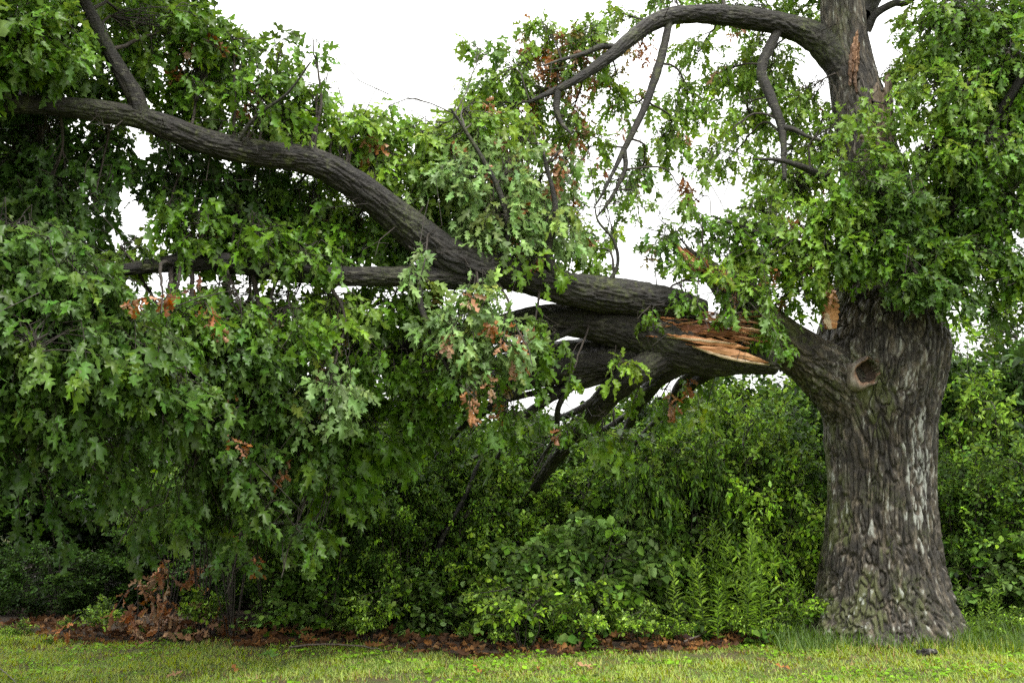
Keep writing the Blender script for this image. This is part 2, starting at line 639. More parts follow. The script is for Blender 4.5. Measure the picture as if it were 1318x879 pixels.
class Leaves:
    """Collects leaf poses; writes them into an Acc."""
    def __init__(self):
        self.o, self.d, self.n, self.s, self.c = [], [], [], [], []

    def add(self, o, d, n, s, c):
        self.o.append(o); self.d.append(d); self.n.append(n); self.s.append(s); self.c.append(c)

    def arrays(self):
        O, D, N = (np.concatenate(x) for x in (self.o, self.d, self.n))
        S, C = np.concatenate(self.s), np.concatenate(self.c)
        D = unit(D)
        X = unit(np.cross(D, N))
        Z = np.cross(X, D)
        return O, X, D, Z, S, C

    def write(self, acc, shapes, keep=None):
        O, X, D, Z, S, C = self.arrays()
        if keep is not None:
            O, X, D, Z, S, C = O[keep], X[keep], D[keep], Z[keep], S[keep], C[keep]
        pick = np.random.default_rng(3).integers(0, len(shapes), len(O))
        for q, (P, T) in enumerate(shapes):
            m = pick == q
            if not m.any():
                continue
            s = S[m][:, None, None]
            V = O[m][:, None] + s * (P[None, :, 0:1] * X[m][:, None] + P[None, :, 1:2] * D[m][:, None] + P[None, :, 2:3] * Z[m][:, None])
            k = len(P)
            F = T[None] + (np.arange(m.sum()) * k)[:, None, None]
            acc.add(V.reshape(-1, 3), F.reshape(-1, 3), np.repeat(C[m], k, 0))


def spray(lv, tw, base, d, length, n, size, col, g, droop=.35, spread=(.6, 1.25), t0=.3, tip=1.6, upness=.8, tw_r=.004, var=.16, tw_ns=3, hang=.25):
    """A twig with n leaves spiralling towards its tip."""
    d = unit(d)
    t = np.linspace(0, 1, 5)[:, None]
    pts = base + d * t * length + np.array([0, 0, -1.0]) * droop * t * t * length
    if tw is not None:
        tube(tw, pts[::2], np.linspace(tw_r, tw_r * .5, 3), tw_ns)
    u = t0 + (1 - t0) * (1 - (1 - np.linspace(0, 1, n)) ** tip)
    u = np.clip(u + g.normal(0, .03, n), .05, 1.0)
    P = base + d * u[:, None] * length + np.array([0, 0, -1.0]) * droop * (u ** 2)[:, None] * length
    ax = unit(d + np.array([0, 0, -2.0]) * droop * u[:, None])
    side = unit(np.cross(ax, np.array([.13, .21, 1.0])))
    up = np.cross(side, ax)
    ph = np.arange(n) * 2.4 + g.uniform(0, 6.28) + g.normal(0, .4, n)
    rad = np.cos(ph)[:, None] * side + np.sin(ph)[:, None] * up
    a = g.uniform(spread[0], spread[1], n)[:, None]
    D = unit(np.cos(a) * ax + np.sin(a) * rad + np.array([0, 0, -hang]) + g.normal(0, .15, (n, 3)))
    N = unit(np.array([0, -.25, 1.0]) * upness + rad * .35 + g.normal(0, .38, (n, 3)))
    S = size * np.clip(g.normal(.97, .28, n), .4, 1.6)
    C = np.clip(np.asarray(col) * (1 + g.normal(0, var, (n, 1))) * (1 + g.normal(0, .06, (n, 3))), .004, .9)
    lv.add(P + D * (S * .2)[:, None], D, N, S, C)


# ------------------------------------------------------------------ ground
def build_ground():
    xs = np.concatenate([[-900, -200, -60, -25], np.arange(-12, 12.01, .25), [25, 60, 200, 900]])
    ys = np.concatenate([[-300, -60, -12, 0], np.arange(4, 16.01, .25), [25, 60, 200, 1200]])
    X, Y = np.meshgrid(xs, ys)
    P = np.stack([X, Y, np.zeros_like(X)], -1).reshape(-1, 3)
    near = np.exp(-((P[:, 0] / 14) ** 4)) * np.exp(-(((P[:, 1] - 10) / 7) ** 4))
    P[:, 2] = near * (.035 * fbm(P * np.array([.9, .9, 0]) + 3, 4, 3) - .02)
    nx = len(xs)
    i = (np.arange(len(ys) - 1)[:, None] * nx + np.arange(nx - 1)[None]).ravel()
    F = np.concatenate([np.stack([i, i + 1, i + nx + 1], 1), np.stack([i, i + nx + 1, i + nx], 1)])
    a = Acc()
    a.add(P, F)
    o = a.build('ground', M_GROUND)
    tag(o, kind='structure')


build_ground()


def build_soil():
    m, n, l = new_mat('humus')
    out = nd(n, 'OutputMaterial')
    p = nd(n, 'BsdfPrincipled')
    p.inputs['Roughness'].default_value = .95
    tc = nd(n, 'TexCoord')
    nz = nd(n, 'TexNoise')
    nz.inputs['Scale'].default_value = 35
    nz.inputs['Detail'].default_value = 6
    l.new(tc.outputs['Object'], nz.inputs['Vector'])
    r = ramp(n, [(.3, (.012, .008, .005)), (.55, (.035, .021, .010)), (.75, (.075, .04, .016))])
    l.new(nz.outputs[0], r.inputs[0])
    l.new(r.outputs[0], p.inputs['Base Color'])
    l.new(p.outputs[0], out.inputs[0])
    xs = np.arange(-14, 14.01, .25)
    V = []
    for t in np.concatenate([np.linspace(0, 1, 8), [2, 4, 8, 16]]):
        y = litter_edge(xs) + .1 + t
        V.append(np.stack([xs, y, ground_z(xs, y) + .006 + .02 * min(t, 1) * (1 + vnoise(np.stack([xs * 3, y * 3, 0 * y], -1), 8))], -1))
    V = np.array(V)
    nr, nx = V.shape[:2]
    i = (np.arange(nr - 1)[:, None] * nx + np.arange(nx - 1)[None]).ravel()
    a = Acc()
    a.add(V.reshape(-1, 3), np.concatenate([np.stack([i, i + 1, i + nx + 1], 1), np.stack([i, i + nx + 1, i + nx], 1)]))
    tag(a.build('soil', m), kind='structure')


def ground_z(x, y):
    P = np.stack([np.asarray(x, float), np.asarray(y, float), np.zeros_like(np.asarray(x, float))], -1).reshape(-1, 3)
    near = np.exp(-((P[:, 0] / 14) ** 4)) * np.exp(-(((P[:, 1] - 10) / 7) ** 4))
    return near * (.035 * fbm(P * np.array([.9, .9, 0]) + 3, 4, 3) - .02)


def litter_edge(x):
    """Y where the mown lawn gives way to leaf litter."""
    px = CX + x / 10.5 * F_PX
    return np.interp(px, [-300, 0, 200, 400, 560, 700, 820, 900, 1000, 1100, 1300, 1600], [11.6, 11.35, 11.1, 10.7, 10.35, 10.15, 10.3, 10.5, 10.7, 10.6, 10.9, 11.2]) + .12 * np.sin(x * 3.1) + .07 * np.sin(x * 7.7 + 1)


build_soil()

# ------------------------------------------------------------------ the oak
TY = 11.15
oak = thing('oak_tree', 'huge old oak with furrowed grey bark, a torn limb and a round pruning scar', 'tree', (at(1135, 820, TY)[0], TY, 0))
rows = np.array([  # py, left edge, right edge of the trunk
    (850, 1020, 1256), (835, 1032, 1243), (820, 1041, 1234), (800, 1047, 1226), (775, 1053, 1218), (750, 1057, 1213), (700, 1062, 1207), (650, 1064, 1204),
    (600, 1062, 1205), (550, 1056, 1207), (500, 1048, 1212), (450, 1050, 1219), (420, 1057, 1214), (395, 1064, 1207), (370, 1071, 1200), (330, 1078, 1188),
    (300, 1082, 1180), (250, 1084, 1168), (200, 1080, 1155), (150, 1074, 1143), (100, 1066, 1128), (70, 1062, 1120), (40, 1060, 1115), (0, 1058, 1110),
    (-100, 1050, 1094), (-260, 1040, 1070)], float)


def grow_attr(o, moss, lich_lit, tone):
    at_ = o.data.attributes.new('Grow', 'FLOAT_COLOR', 'POINT')
    at_.data.foreach_set('color', np.stack([moss, lich_lit, tone, 1 + 0 * moss], 1).astype(np.float32).ravel())


def V_moss(V, amount):
    return np.clip((fbm(V * 2.3, 91, 3) * .6 + .8 * vnoise(V * 28, 92) + amount - .9) * 1.6, 0, .7)


def build_trunk():
    z, cx, rr = [], [], []
    for py, a, b in rows:
        p = at((a + b) / 2, py, TY)
        z.append(p[2]); cx.append(p[0]); rr.append((b - a) / 2 * mpp(py, TY))
    z, cx, rr = map(np.array, (z, cx, rr))
    zz = np.concatenate([np.arange(-.12, 3.45, .0115), np.arange(3.45, z[-1], .03)])
    c, r = np.interp(zz, z, cx), np.interp(zz, z, rr)
    ker = np.hanning(13); ker /= ker.sum()
    pad = lambda q: np.convolve(np.pad(q, 6, mode='edge'), ker, 'valid')
    c, r = pad(c), pad(r)
    r = r * np.interp(zz, [0, .25, .8, 2.3, 2.9], [.93, .91, .88, .885, .97])
    ns = 500
    th = np.arange(ns) * 2 * np.pi / ns
    ct, st = np.cos(th), np.sin(th)
    # buttress roots flare at the ground
    low = np.exp(-np.clip(zz, 0, None) / .42)
    mid_ = np.exp(-((zz - .3) / 1.3) ** 2)
    lob = np.zeros((len(zz), ns))
    for ang, amp, w in ((-2.75, .13, .30), (-2.05, .12, .26), (-1.45, -.06, .22), (-1.0, .12, .3), (-.35, .15, .28), (.6, .2, .4), (1.6, .2, .4), (2.6, .2, .4)):
        dlt = np.angle(np.exp(1j * (th - ang)))
        lob += amp * np.exp(-(dlt / w) ** 2)[None] * (low * 1.0 + mid_ * .25)[:, None]
    # long vertical fluting
    flute = .035 * np.cos(5 * th + .7)[None] * np.exp(-((zz - 1.2) / 1.6) ** 2)[:, None] + .02 * np.cos(9 * th + 2)[None] * mid_[:, None]
    L = np.stack([r[:, None] * ct, r[:, None] * st, np.repeat(zz[:, None], ns, 1)], -1).reshape(-1, 3)
    h, tone = furrow_height(L, .040, 7.0, 3)
    h = h.reshape(len(zz), ns)
    lump = fbm(L * np.array([1.7, 1.7, 1.2]), 21, 3).reshape(len(zz), ns)
    am = np.minimum(.054, r * .09)[:, None]
    R = r[:, None] * (1 + lob + flute) + .035 * lump + am * (h - .6)
    C = np.stack([c, np.full_like(c, TY), zz], -1)
    D = np.stack([ct, st, np.zeros(ns)], -1)
    V = C[:, None] + R[..., None] * D[None]
    V = V.reshape(-1, 3)
    # knob on the right edge, hollow behind the pruning scar
    kb = at(1222, 445, TY)
    d = np.linalg.norm((V - kb) / np.array([1, 1, 1.6]), axis=1)
    V[:, 0] += .05 * np.exp(-(d / .16) ** 2)
    sc = at(1117, 478, TY - .72)
    d2 = np.hypot(V[:, 0] - sc[0], V[:, 2] - sc[2])
    front = V[:, 1] < TY
    V[:, 1] += np.where(front & (d2 < .125), .26, 0) - np.where(front & (d2 > .125), .05 * np.exp(-((d2 - .15) / .07) ** 2), 0)
    # sunken torn strip high on the stem
    a = Acc()
    a.add(V, grid_faces(len(zz), ns))
    o = a.build('trunk', M_BARK, oak)
    # where moss and lichen grow, and a lit streak painted over them
    gx = fbm(V * np.array([4, 4, 1.6]), 51, 4)
    left = np.clip((np.repeat(c, ns) - V[:, 0]) / .6, -1, 1)
    lowz = np.exp(-np.clip(V[:, 2], 0, None) / .9)
    moss = np.clip((gx * .9 + left * .85 + lowz * .40 - .62) * 2.2, 0, .65) * (h.ravel() > .35)
    fine = vnoise(V * np.array([42, 42, 26]), 61)
    patch = vnoise(V * np.array([5, 5, 4]), 68)
    lich_lit = np.clip((fine * .8 + lowz * .4 + left * .45 + patch * .9 - 1.5) * 4, 0, .8) * (V[:, 2] < 1.5)
    cen = np.exp(-((V[:, 0] - (at(1160, 600, TY)[0])) / .17) ** 2) * np.exp(-((V[:, 2] - 1.9) / .75) ** 2)  # silvery ridges; light on the trunk's centre-right is put into the colour
    fine2 = vnoise(V * np.array([30, 30, 7]), 66)
    lich_lit = np.maximum(lich_lit, np.clip((fine2 * .6 + cen * .9 + (tone - .5) * 1.6 - .5) * 1.8, 0, .75) * np.clip((h.ravel() - .5) * 5, 0, 1))
    grow_attr(o, moss, lich_lit, tone)
    return o


trunk = build_trunk()


def px_path(rows_, Yf):
    """rows of px, py, width px (and optionally depth) to x, y, z, radius."""
    out = []
    for q in rows_:
        Y = q[3] if len(q) > 3 else Yf(q[0])
        p = at(q[0], q[1], Y)
        out.append([*p, q[2] / 2 * mpp(q[1], Y)])
    return np.array(out)


def limb_depth(x):
    return float(np.interp(x, [-200, 0, 300, 600, 850, 1050], [6.9, 7.4, 8.3, 9.3, 10.3, 10.9]))


bough_pts = {'oak': [], 'limb': []}


def bough(owner, key, rows_, Yf=limb_depth, name='bough', ns=40, k=1, label=None, torn=0.0, mat=None, moss=.25, **kw):
    a = Acc()
    C, r = bark_tube(a, px_path(rows_, Yf), ns=ns, k=k, torn=torn, **kw)
    o = a.build(name, mat or M_LIMB, owner)
    grow_attr(o, V_moss(np.concatenate(a.v), moss), 0 * a.grow, a.grow)
    if label:
        o['label'] = label
    bough_pts[key].append(np.column_stack([C, r])[::4])
    return o


far = lambda x: 11.1
# limbs still on the tree
bough(oak, 'oak', [(1100, 120, 37.4, 11.1), (1078, 80, 39.1, 11.1), (1045, 47, 34.0, 11.05), (1000, 31, 28.1, 11.0), (950, 22, 25.5, 10.9), (900, 18, 22.9, 10.8), (860, 22, 21.2, 10.7),
                   (830, 36, 19.6, 10.6), (800, 60, 17.0, 10.5), (770, 84, 14.4, 10.4), (738, 105, 11.0, 10.3), (700, 123, 6.8, 10.2), (680, 132, 3.4, 10.2)], k=2, ns=64)
bough(oak, 'oak', [(862, 22, 10.2, 10.7), (857, 50, 10.2, 10.65), (848, 85, 11.0, 10.6), (833, 130, 9.3, 10.55), (816, 168, 8.5, 10.5), (803, 193, 7.6, 10.5), (792, 216, 5.1, 10.45), (775, 250, 3.4, 10.4), (764, 268, 1.7, 10.4)], k=3, ns=16, step=.03)
bough(oak, 'oak', [(803, 190, 7, 10.5), (805, 215, 6, 10.5), (795, 240, 5, 10.5), (782, 262, 4, 10.45), (768, 280, 2, 10.4)], name='branch', k=4, ns=12, step=.03)
bough(oak, 'oak', [(800, 62, 8, 10.5), (775, 60, 8, 10.4), (750, 70, 6, 10.35), (720, 78, 4, 10.3), (700, 85, 2, 10.2)], name='branch', k=4, ns=12, step=.03)
bough(oak, 'oak', [(718, 118, 8, 10.2), (716, 140, 9, 10.2), (722, 158, 6, 10.2), (735, 172, 3, 10.1)], name='branch', k=5, ns=12, step=.03)
bough(oak, 'oak', [(1003, 38, 11.9, 11.0), (990, 62, 12.8, 10.95), (980, 92, 12.8, 10.9), (990, 120, 12.8, 10.85), (1001, 148, 11.9, 10.8), (1007, 170, 10.2, 10.8), (1009, 205, 6.8, 10.75), (1010, 232, 5.1, 10.7)], k=6, ns=18, step=.025)
bough(oak, 'oak', [(1006, 164, 8, 10.8), (1022, 167, 7, 10.75), (1040, 176, 5, 10.7), (1060, 182, 3, 10.7)], name='branch', k=6, ns=12, step=.03)
bough(oak, 'oak', [(1110, 20, 30, 11.2), (1125, -10, 26, 11.2), (1145, -20, 22, 11.2), (1180, -60, 18, 11.1), (1230, -130, 12, 11.0)], k=7, ns=24)
bough(oak, 'oak', [(1115, 40, 12, 11.1), (1128, 18, 10, 11.0), (1150, 5, 9, 10.95), (1165, 4, 8, 10.9), (1190, -10, 6, 10.8)], name='branch', k=8, ns=12, step=.03)
bough(oak, 'oak', [(1170, 350, 34, 11.2), (1215, 270, 26, 10.9), (1260, 190, 18, 10.5), (1310, 110, 12, 10.2), (1350, 40, 8, 10.0)], k=9, ns=24)
bough(oak, 'oak', [(1180, 340, 24, 11.1), (1230, 300, 18, 10.7), (1290, 290, 13, 10.3), (1360, 280, 8, 10.0)], k=10, ns=18)
bough(oak, 'oak', [(1090, 330, 22, 10.8), (1050, 320, 16, 10.5), (1000, 310, 10, 10.3), (950, 290, 6, 10.1), (915, 278, 2, 10.0)], name='branch', k=10, ns=16)
bough(oak, 'oak', [(1090, 260, 20, 10.9), (1060, 230, 12, 10.6), (1030, 214, 8, 10.4), (1000, 206, 5, 10.3), (970, 205, 2, 10.2)], name='branch', k=11, ns=14)
# the shattered leader beside the stem and the limb stub that tore
bough(oak, 'oak', [(1140, 400, 90, 11.2), (1158, 340, 70, 11.15), (1168, 290, 54, 11.1), (1172, 255, 44, 11.1), (1174, 236, 34, 11.1)], k=12, ns=90, torn=.35, name='broken_leader', mat=M_BARK, label='shattered upright stub with splintered top')
stub_rows = [(1128, 610, 60, 11.25), (1122, 565, 76, 11.15), (1106, 522, 84, 11.02), (1066, 481, 72, 10.85), (1014, 444, 58, 10.65), (968, 404, 50, 10.5), (938, 372, 38, 10.4), (916, 352, 27, 10.35), (897, 337, 15, 10.3)]
bough(oak, 'oak', stub_rows, k=13, ns=150, torn=.3, furrow=True, moss=.75, wide=.045, long=.35, amp=.04, name='torn_stub', mat=M_BARK, label='thick torn limb stub rising from the trunk', step=.015)

# ------------------------------------------------------------------ the limb that broke and hangs down
limb = thing('broken_limb', 'massive broken oak limb sagging from the trunk into the hedge with leafy boughs', 'fallen limb', (*at(860, 430, 10.3)[:2], 0))
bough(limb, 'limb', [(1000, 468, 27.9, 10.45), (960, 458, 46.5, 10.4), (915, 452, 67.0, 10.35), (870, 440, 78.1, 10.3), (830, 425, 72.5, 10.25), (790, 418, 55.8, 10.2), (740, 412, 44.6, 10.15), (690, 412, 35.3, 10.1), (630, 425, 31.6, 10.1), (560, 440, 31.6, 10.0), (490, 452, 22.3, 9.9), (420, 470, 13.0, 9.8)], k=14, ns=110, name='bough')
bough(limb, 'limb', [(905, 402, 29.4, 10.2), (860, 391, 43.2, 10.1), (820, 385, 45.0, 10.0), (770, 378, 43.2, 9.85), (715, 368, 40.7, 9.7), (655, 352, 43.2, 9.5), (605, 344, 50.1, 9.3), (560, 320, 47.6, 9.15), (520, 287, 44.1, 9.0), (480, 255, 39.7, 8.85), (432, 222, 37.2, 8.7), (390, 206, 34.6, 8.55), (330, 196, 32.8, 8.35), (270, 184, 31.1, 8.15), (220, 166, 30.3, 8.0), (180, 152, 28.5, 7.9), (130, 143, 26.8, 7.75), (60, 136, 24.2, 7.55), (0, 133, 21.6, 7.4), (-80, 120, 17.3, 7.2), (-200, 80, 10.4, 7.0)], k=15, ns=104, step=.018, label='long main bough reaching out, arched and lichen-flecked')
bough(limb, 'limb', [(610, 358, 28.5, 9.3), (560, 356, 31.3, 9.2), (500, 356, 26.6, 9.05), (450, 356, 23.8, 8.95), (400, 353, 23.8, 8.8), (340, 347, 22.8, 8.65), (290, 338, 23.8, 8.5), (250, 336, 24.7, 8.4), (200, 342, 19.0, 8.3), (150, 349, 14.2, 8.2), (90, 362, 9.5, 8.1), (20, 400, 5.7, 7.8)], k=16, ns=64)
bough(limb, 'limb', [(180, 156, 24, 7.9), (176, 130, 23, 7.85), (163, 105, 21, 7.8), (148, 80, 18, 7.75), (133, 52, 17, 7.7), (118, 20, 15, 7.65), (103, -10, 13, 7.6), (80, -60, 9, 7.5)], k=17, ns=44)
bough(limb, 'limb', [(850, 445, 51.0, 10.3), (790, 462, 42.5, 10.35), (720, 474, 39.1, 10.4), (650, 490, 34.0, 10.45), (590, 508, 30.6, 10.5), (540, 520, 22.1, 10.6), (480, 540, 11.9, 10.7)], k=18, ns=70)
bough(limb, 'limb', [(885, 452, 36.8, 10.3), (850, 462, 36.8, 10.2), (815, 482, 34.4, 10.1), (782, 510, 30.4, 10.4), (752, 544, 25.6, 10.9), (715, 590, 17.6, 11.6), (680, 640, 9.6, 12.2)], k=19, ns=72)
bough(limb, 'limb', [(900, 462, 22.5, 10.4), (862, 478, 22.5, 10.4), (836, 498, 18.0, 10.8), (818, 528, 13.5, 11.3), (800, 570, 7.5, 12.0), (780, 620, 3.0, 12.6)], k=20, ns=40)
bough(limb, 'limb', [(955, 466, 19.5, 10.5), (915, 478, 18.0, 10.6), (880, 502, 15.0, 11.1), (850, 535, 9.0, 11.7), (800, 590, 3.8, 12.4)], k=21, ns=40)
fan = [[(840, 450, 16, 10.3), (770, 490, 12, 10.4), (690, 505, 9, 10.5), (600, 530, 6, 10.6), (540, 560, 3, 10.7)], [(800, 490, 12, 10.3), (740, 530, 9, 10.6), (680, 552, 7, 10.9), (610, 590, 4, 11.2)], [(700, 478, 14, 10.4), (640, 520, 10, 10.4), (600, 545, 8, 10.5), (560, 590, 4, 10.8)], [(760, 415, 14, 10.1), (690, 440, 10, 10.0), (620, 455, 8, 9.9), (540, 470, 5, 9.8)],
       [(860, 470, 14, 10.4), (835, 510, 10, 10.9), (790, 545, 7, 11.4), (740, 570, 4, 11.8)], [(640, 430, 16, 10.1), (570, 465, 12, 10.1), (510, 470, 9, 10.1), (440, 490, 5, 10.0)], [(860, 440, 26, 10.35), (780, 446, 24, 10.4), (700, 452, 22, 10.5), (620, 474, 18, 10.6), (540, 500, 12, 10.7), (470, 540, 5, 10.9)], [(800, 465, 16, 10.3), (730, 500, 13, 10.4), (670, 540, 10, 10.6), (640, 590, 6, 10.9)], [(750, 480, 10, 10.3), (720, 520, 8, 10.4), (715, 560, 6, 10.7), (690, 600, 3, 11.0)],
       [(660, 492, 12, 10.4), (600, 500, 10, 10.4), (570, 540, 7, 10.5), (530, 570, 4, 10.7)], [(900, 470, 12, 10.5), (870, 500, 9, 10.8), (862, 530, 6, 11.2), (840, 560, 3, 11.5)], [(780, 400, 10, 10.1), (720, 432, 8, 10.0), (660, 470, 6, 10.0), (630, 520, 3, 10.0)],
       [(620, 500, 10, 10.4), (560, 490, 8, 10.3), (500, 500, 6, 10.2), (450, 530, 3, 10.2)]]
for i_, rows_ in enumerate(fan):
    bough(limb, 'limb', rows_, name='branch', k=60 + i_, ns=14, step=.03)
bough(limb, 'limb', [(640, 350, 12.0, 9.4), (655, 300, 9.6, 9.3), (640, 240, 7.2, 9.2), (600, 170, 4.8, 9.1), (580, 140, 2.4, 9.0)], name='branch', k=22, ns=16)
bough(limb, 'limb', [(720, 362, 15.6, 9.6), (705, 330, 9.6, 9.5), (715, 270, 7.2, 9.4), (700, 200, 4.8, 9.4)], name='branch', k=23, ns=16)
bough(limb, 'limb', [(780, 370, 6.0, 9.8), (795, 340, 5.0, 9.8), (790, 310, 4.0, 9.75), (770, 285, 3.0, 9.7), (765, 262, 1.5, 9.7)], name='branch', k=24, ns=12)
bough(limb, 'limb', [(300, 190, 7.0, 8.2), (330, 150, 5.0, 8.1), (370, 120, 3.5, 8.0), (400, 80, 2.0, 7.9)], name='branch', k=25, ns=12)
bough(limb, 'limb', [(560, 330, 12.0, 9.2), (540, 380, 8.4, 9.1), (560, 440, 6.0, 9.0), (590, 500, 3.6, 8.9)], name='branch', k=28, ns=14)

# ------------------------------------------------------------------ torn wood, scar
def splinter(p0, p1, wid, thick, g, side=None, jag=.18, bow=0.0, blunt=.35):
    """A torn board: lens outline with ragged edges and a real thickness."""
    p0, p1 = np.asarray(p0, float), np.asarray(p1, float)
    n = 18
    t = np.linspace(0, 1, n)
    ax = unit(p1 - p0)
    view = np.array([0, -1.0, .25])
    s = unit(np.cross(ax, view)) if side is None else unit(side)
    nr = np.cross(s, ax)
    prof = np.clip(np.sin(np.pi * np.clip(t, .02, .98)), 0, 1) ** blunt
    w = wid * prof * .5
    cen = p0 + (p1 - p0) * t[:, None] + s * (bow * np.sin(np.pi * t))[:, None]
    up = cen + s * (w * (1 + g.normal(0, jag, n)))[:, None]
    dn = cen - s * (w * (1 + g.normal(0, jag, n)))[:, None]
    th = nr * thick * .5
    md = cen + nr * thick * .35
    V = np.vstack([up - th * .2, md - th, dn - th * .2, up + th, md + th * 1.3, dn + th])
    V = V + g.normal(0, thick * .08, V.shape)
    F = []
    q = lambda a, b: [(a + i, a + i + 1, b + i + 1) for i in range(n - 1)] + [(a + i, b + i + 1, b + i) for i in range(n - 1)]
    F += q(n, 0) + q(2 * n, n) + q(3 * n, 4 * n) + q(4 * n, 5 * n) + q(0, 3 * n) + q(5 * n, 2 * n)
    F += [(0, n, 3 * n), (n, 4 * n, 3 * n), (n, 2 * n, 4 * n), (2 * n, 5 * n, 4 * n)]
    e = 5 * n + n - 1
    F += [(n - 1, 4 * n - 1, 2 * n - 1), (2 * n - 1, 4 * n - 1, 5 * n - 1), (2 * n - 1, 5 * n - 1, 3 * n - 1), (3 * n - 1, 5 * n - 1, e)]
    return V, F


def torn(owner, x0, y0, x1, y1, wpx, Y, thick=.03, mat=None, name='torn_wood', bow=0.0, tint=(1, 1, 1), k=0, jag=.26, blunt=.6, Y1=None):
    g = np.random.default_rng(k + int(x0 * 7 + y0))
    V, F = splinter(at(x0, y0, Y), at(x1, y1, Y1 or Y), wpx * mpp(y0, Y), thick, g, bow=bow, jag=jag, blunt=blunt)
    a = Acc()
    a.add(V, F, tint)
    return a.build(name, mat or M_WOOD, owner, smooth=False)


# two long orange slabs where the limb peeled off, and the fibres round them
torn(limb, 893, 447, 988, 467, 11, 9.95, .03, bow=-.02, jag=.08, blunt=.7)
torn(limb, 891, 446, 990, 470, 3.5, 9.93, .02, M_WOODP, bow=.03, jag=.1)
torn(limb, 856, 431, 964, 449, 9, 9.98, .03, M_WOOD, tint=(1.05, .95, .85), jag=.1, blunt=.7)
torn(limb, 858, 434, 948, 443, 3, 9.96, .02, M_WOODP, jag=.1)
torn(limb, 868, 421, 950, 430, 12, 10.03, .05, tint=(.42, .32, .26))
torn(limb, 862, 429, 905, 421, 11, 10.02, .04, tint=(.5, .38, .3))
torn(limb, 944, 424, 964, 444, 10, 10.05, .03, tint=(.55, .4, .3))
gs = np.random.default_rng(15)
for i in range(80):
    x0, y0 = gs.uniform(828, 945), gs.uniform(402, 440)
    ln, sl = gs.uniform(18, 70), gs.normal(.10, .16)
    torn(limb, x0, y0, x0 + ln, y0 + ln * sl, gs.uniform(1.0, 3.2), gs.uniform(9.95, 10.12), .010, M_WOODP if gs.random() < .3 else M_WOOD, tint=tuple(np.array([1, .85, .72]) * gs.uniform(.3, 1.0)), k=i, Y1=gs.uniform(9.97, 10.12))
# ragged tip of the stub
torn(oak, 866, 313, 902, 350, 6, 10.2, .03, M_WOODP, tint=(.85, .6, .5))
torn(oak, 880, 322, 908, 352, 6, 10.22, .02, tint=(1, .9, .8))
torn(oak, 902, 330, 922, 358, 7, 10.2, .03, tint=(.7, .5, .4))
torn(oak, 925, 345, 944, 368, 9, 10.15, .03, M_WOOD, tint=(.95, .7, .6))
torn(oak, 935, 348, 942, 370, 5, 10.12, .02, M_WOODP, tint=(1, .8, .65))
torn(oak, 892, 338, 930, 368, 6, 10.25, .04, tint=(.45, .35, .3))
for i in range(16):
    x0, y0 = gs.uniform(868, 930), 0
    y0 = 318 + (x0 - 868) * .62 + gs.uniform(-6, 14)
    ln = gs.uniform(14, 38)
    torn(oak, x0, y0, x0 + ln * .7, y0 + ln * gs.uniform(.5, 1.0), gs.uniform(1.6, 3.6), gs.uniform(10.12, 10.24), .014, M_WOODP if gs.random() < .3 else M_WOOD, tint=tuple(np.array([1, .82, .7]) * gs.uniform(.35, 1.0)), k=i)
# flap of inner bark at the top of the trunk, and slivers beside it
torn(oak, 1066, 370, 1070, 424, 21, 10.36, .05, M_WOOD, name='bark_flap', tint=(1.2, 1.15, 1.1), jag=.12, blunt=.15)['label'] = 'bright orange flap of torn inner bark'
torn(oak, 1062, 404, 1069, 424, 9, 10.33, .03, M_WOODP, jag=.15, blunt=.2)
torn(oak, 1058, 398, 1063, 424, 5, 10.34, .03, tint=(.6, .4, .3))
torn(oak, 1036, 366, 1070, 372, 6, 10.4, .03, tint=(.6, .5, .4))
torn(oak, 1078, 318, 1084, 352, 5, 10.5, .02, M_WOOD, tint=(.9, .75, .65))
torn(oak, 1083, 325, 1086, 350, 4, 10.48, .02, M_WOODP, tint=(.7, .55, .5))
# grey shattered wood up the stem
for (x0, y0, x1, y1, w, Y, tint) in ((1100, 48, 1096, 98, 7, 10.88, (1.3, .9, .65)), (1105, 56, 1100, 108, 5, 10.87, (1.0, .7, .5)), (1095, 60, 1094, 112, 4, 10.87, (.7, .5, .4)), (1103, 40, 1101, 82, 3, 10.86, (1.8, 1.3, 1.0)), (1098, 80, 1102, 122, 4, 10.86, (.8, .6, .5)), (1128, 108, 1133, 205, 20, 10.80, (.75, .7, .62)), (1136, 120, 1140, 225, 9, 10.79, (.95, .88, .8)), (1120, 130, 1124, 200, 6, 10.79, (.6, .5, .42)), (1142, 95, 1146, 190, 14, 10.8, (.9, .85, .8)),
                                     (1112, 160, 1122, 230, 16, 10.75, (.8, .75, .7)), (1150, 252, 1160, 320, 20, 10.8, (1.0, .8, .65)), (1162, 240, 1168, 310, 12, 10.85, (1.2, 1.0, .85)), (1172, 232, 1178, 300, 9, 10.9, (.9, .7, .6)),
                                     (1186, 238, 1176, 305, 8, 10.95, (1.3, 1.15, 1.0)), (1196, 236, 1184, 300, 7, 11.0, (1.2, 1.1, 1.0)), (1206, 232, 1194, 285, 6, 11.0, (1.2, 1.1, 1.0)), (1148, 225, 1152, 280, 9, 10.8, (.8, .55, .4)),
                                     (1214, 240, 1222, 292, 7, 11.0, (1, .9, .85)), (1158, 300, 1150, 342, 14, 10.75, (.8, .7, .6))):
    torn(oak, x0, y0, x1, y1, w, Y, .05, M_OLDWOOD, tint=tint, jag=.25)


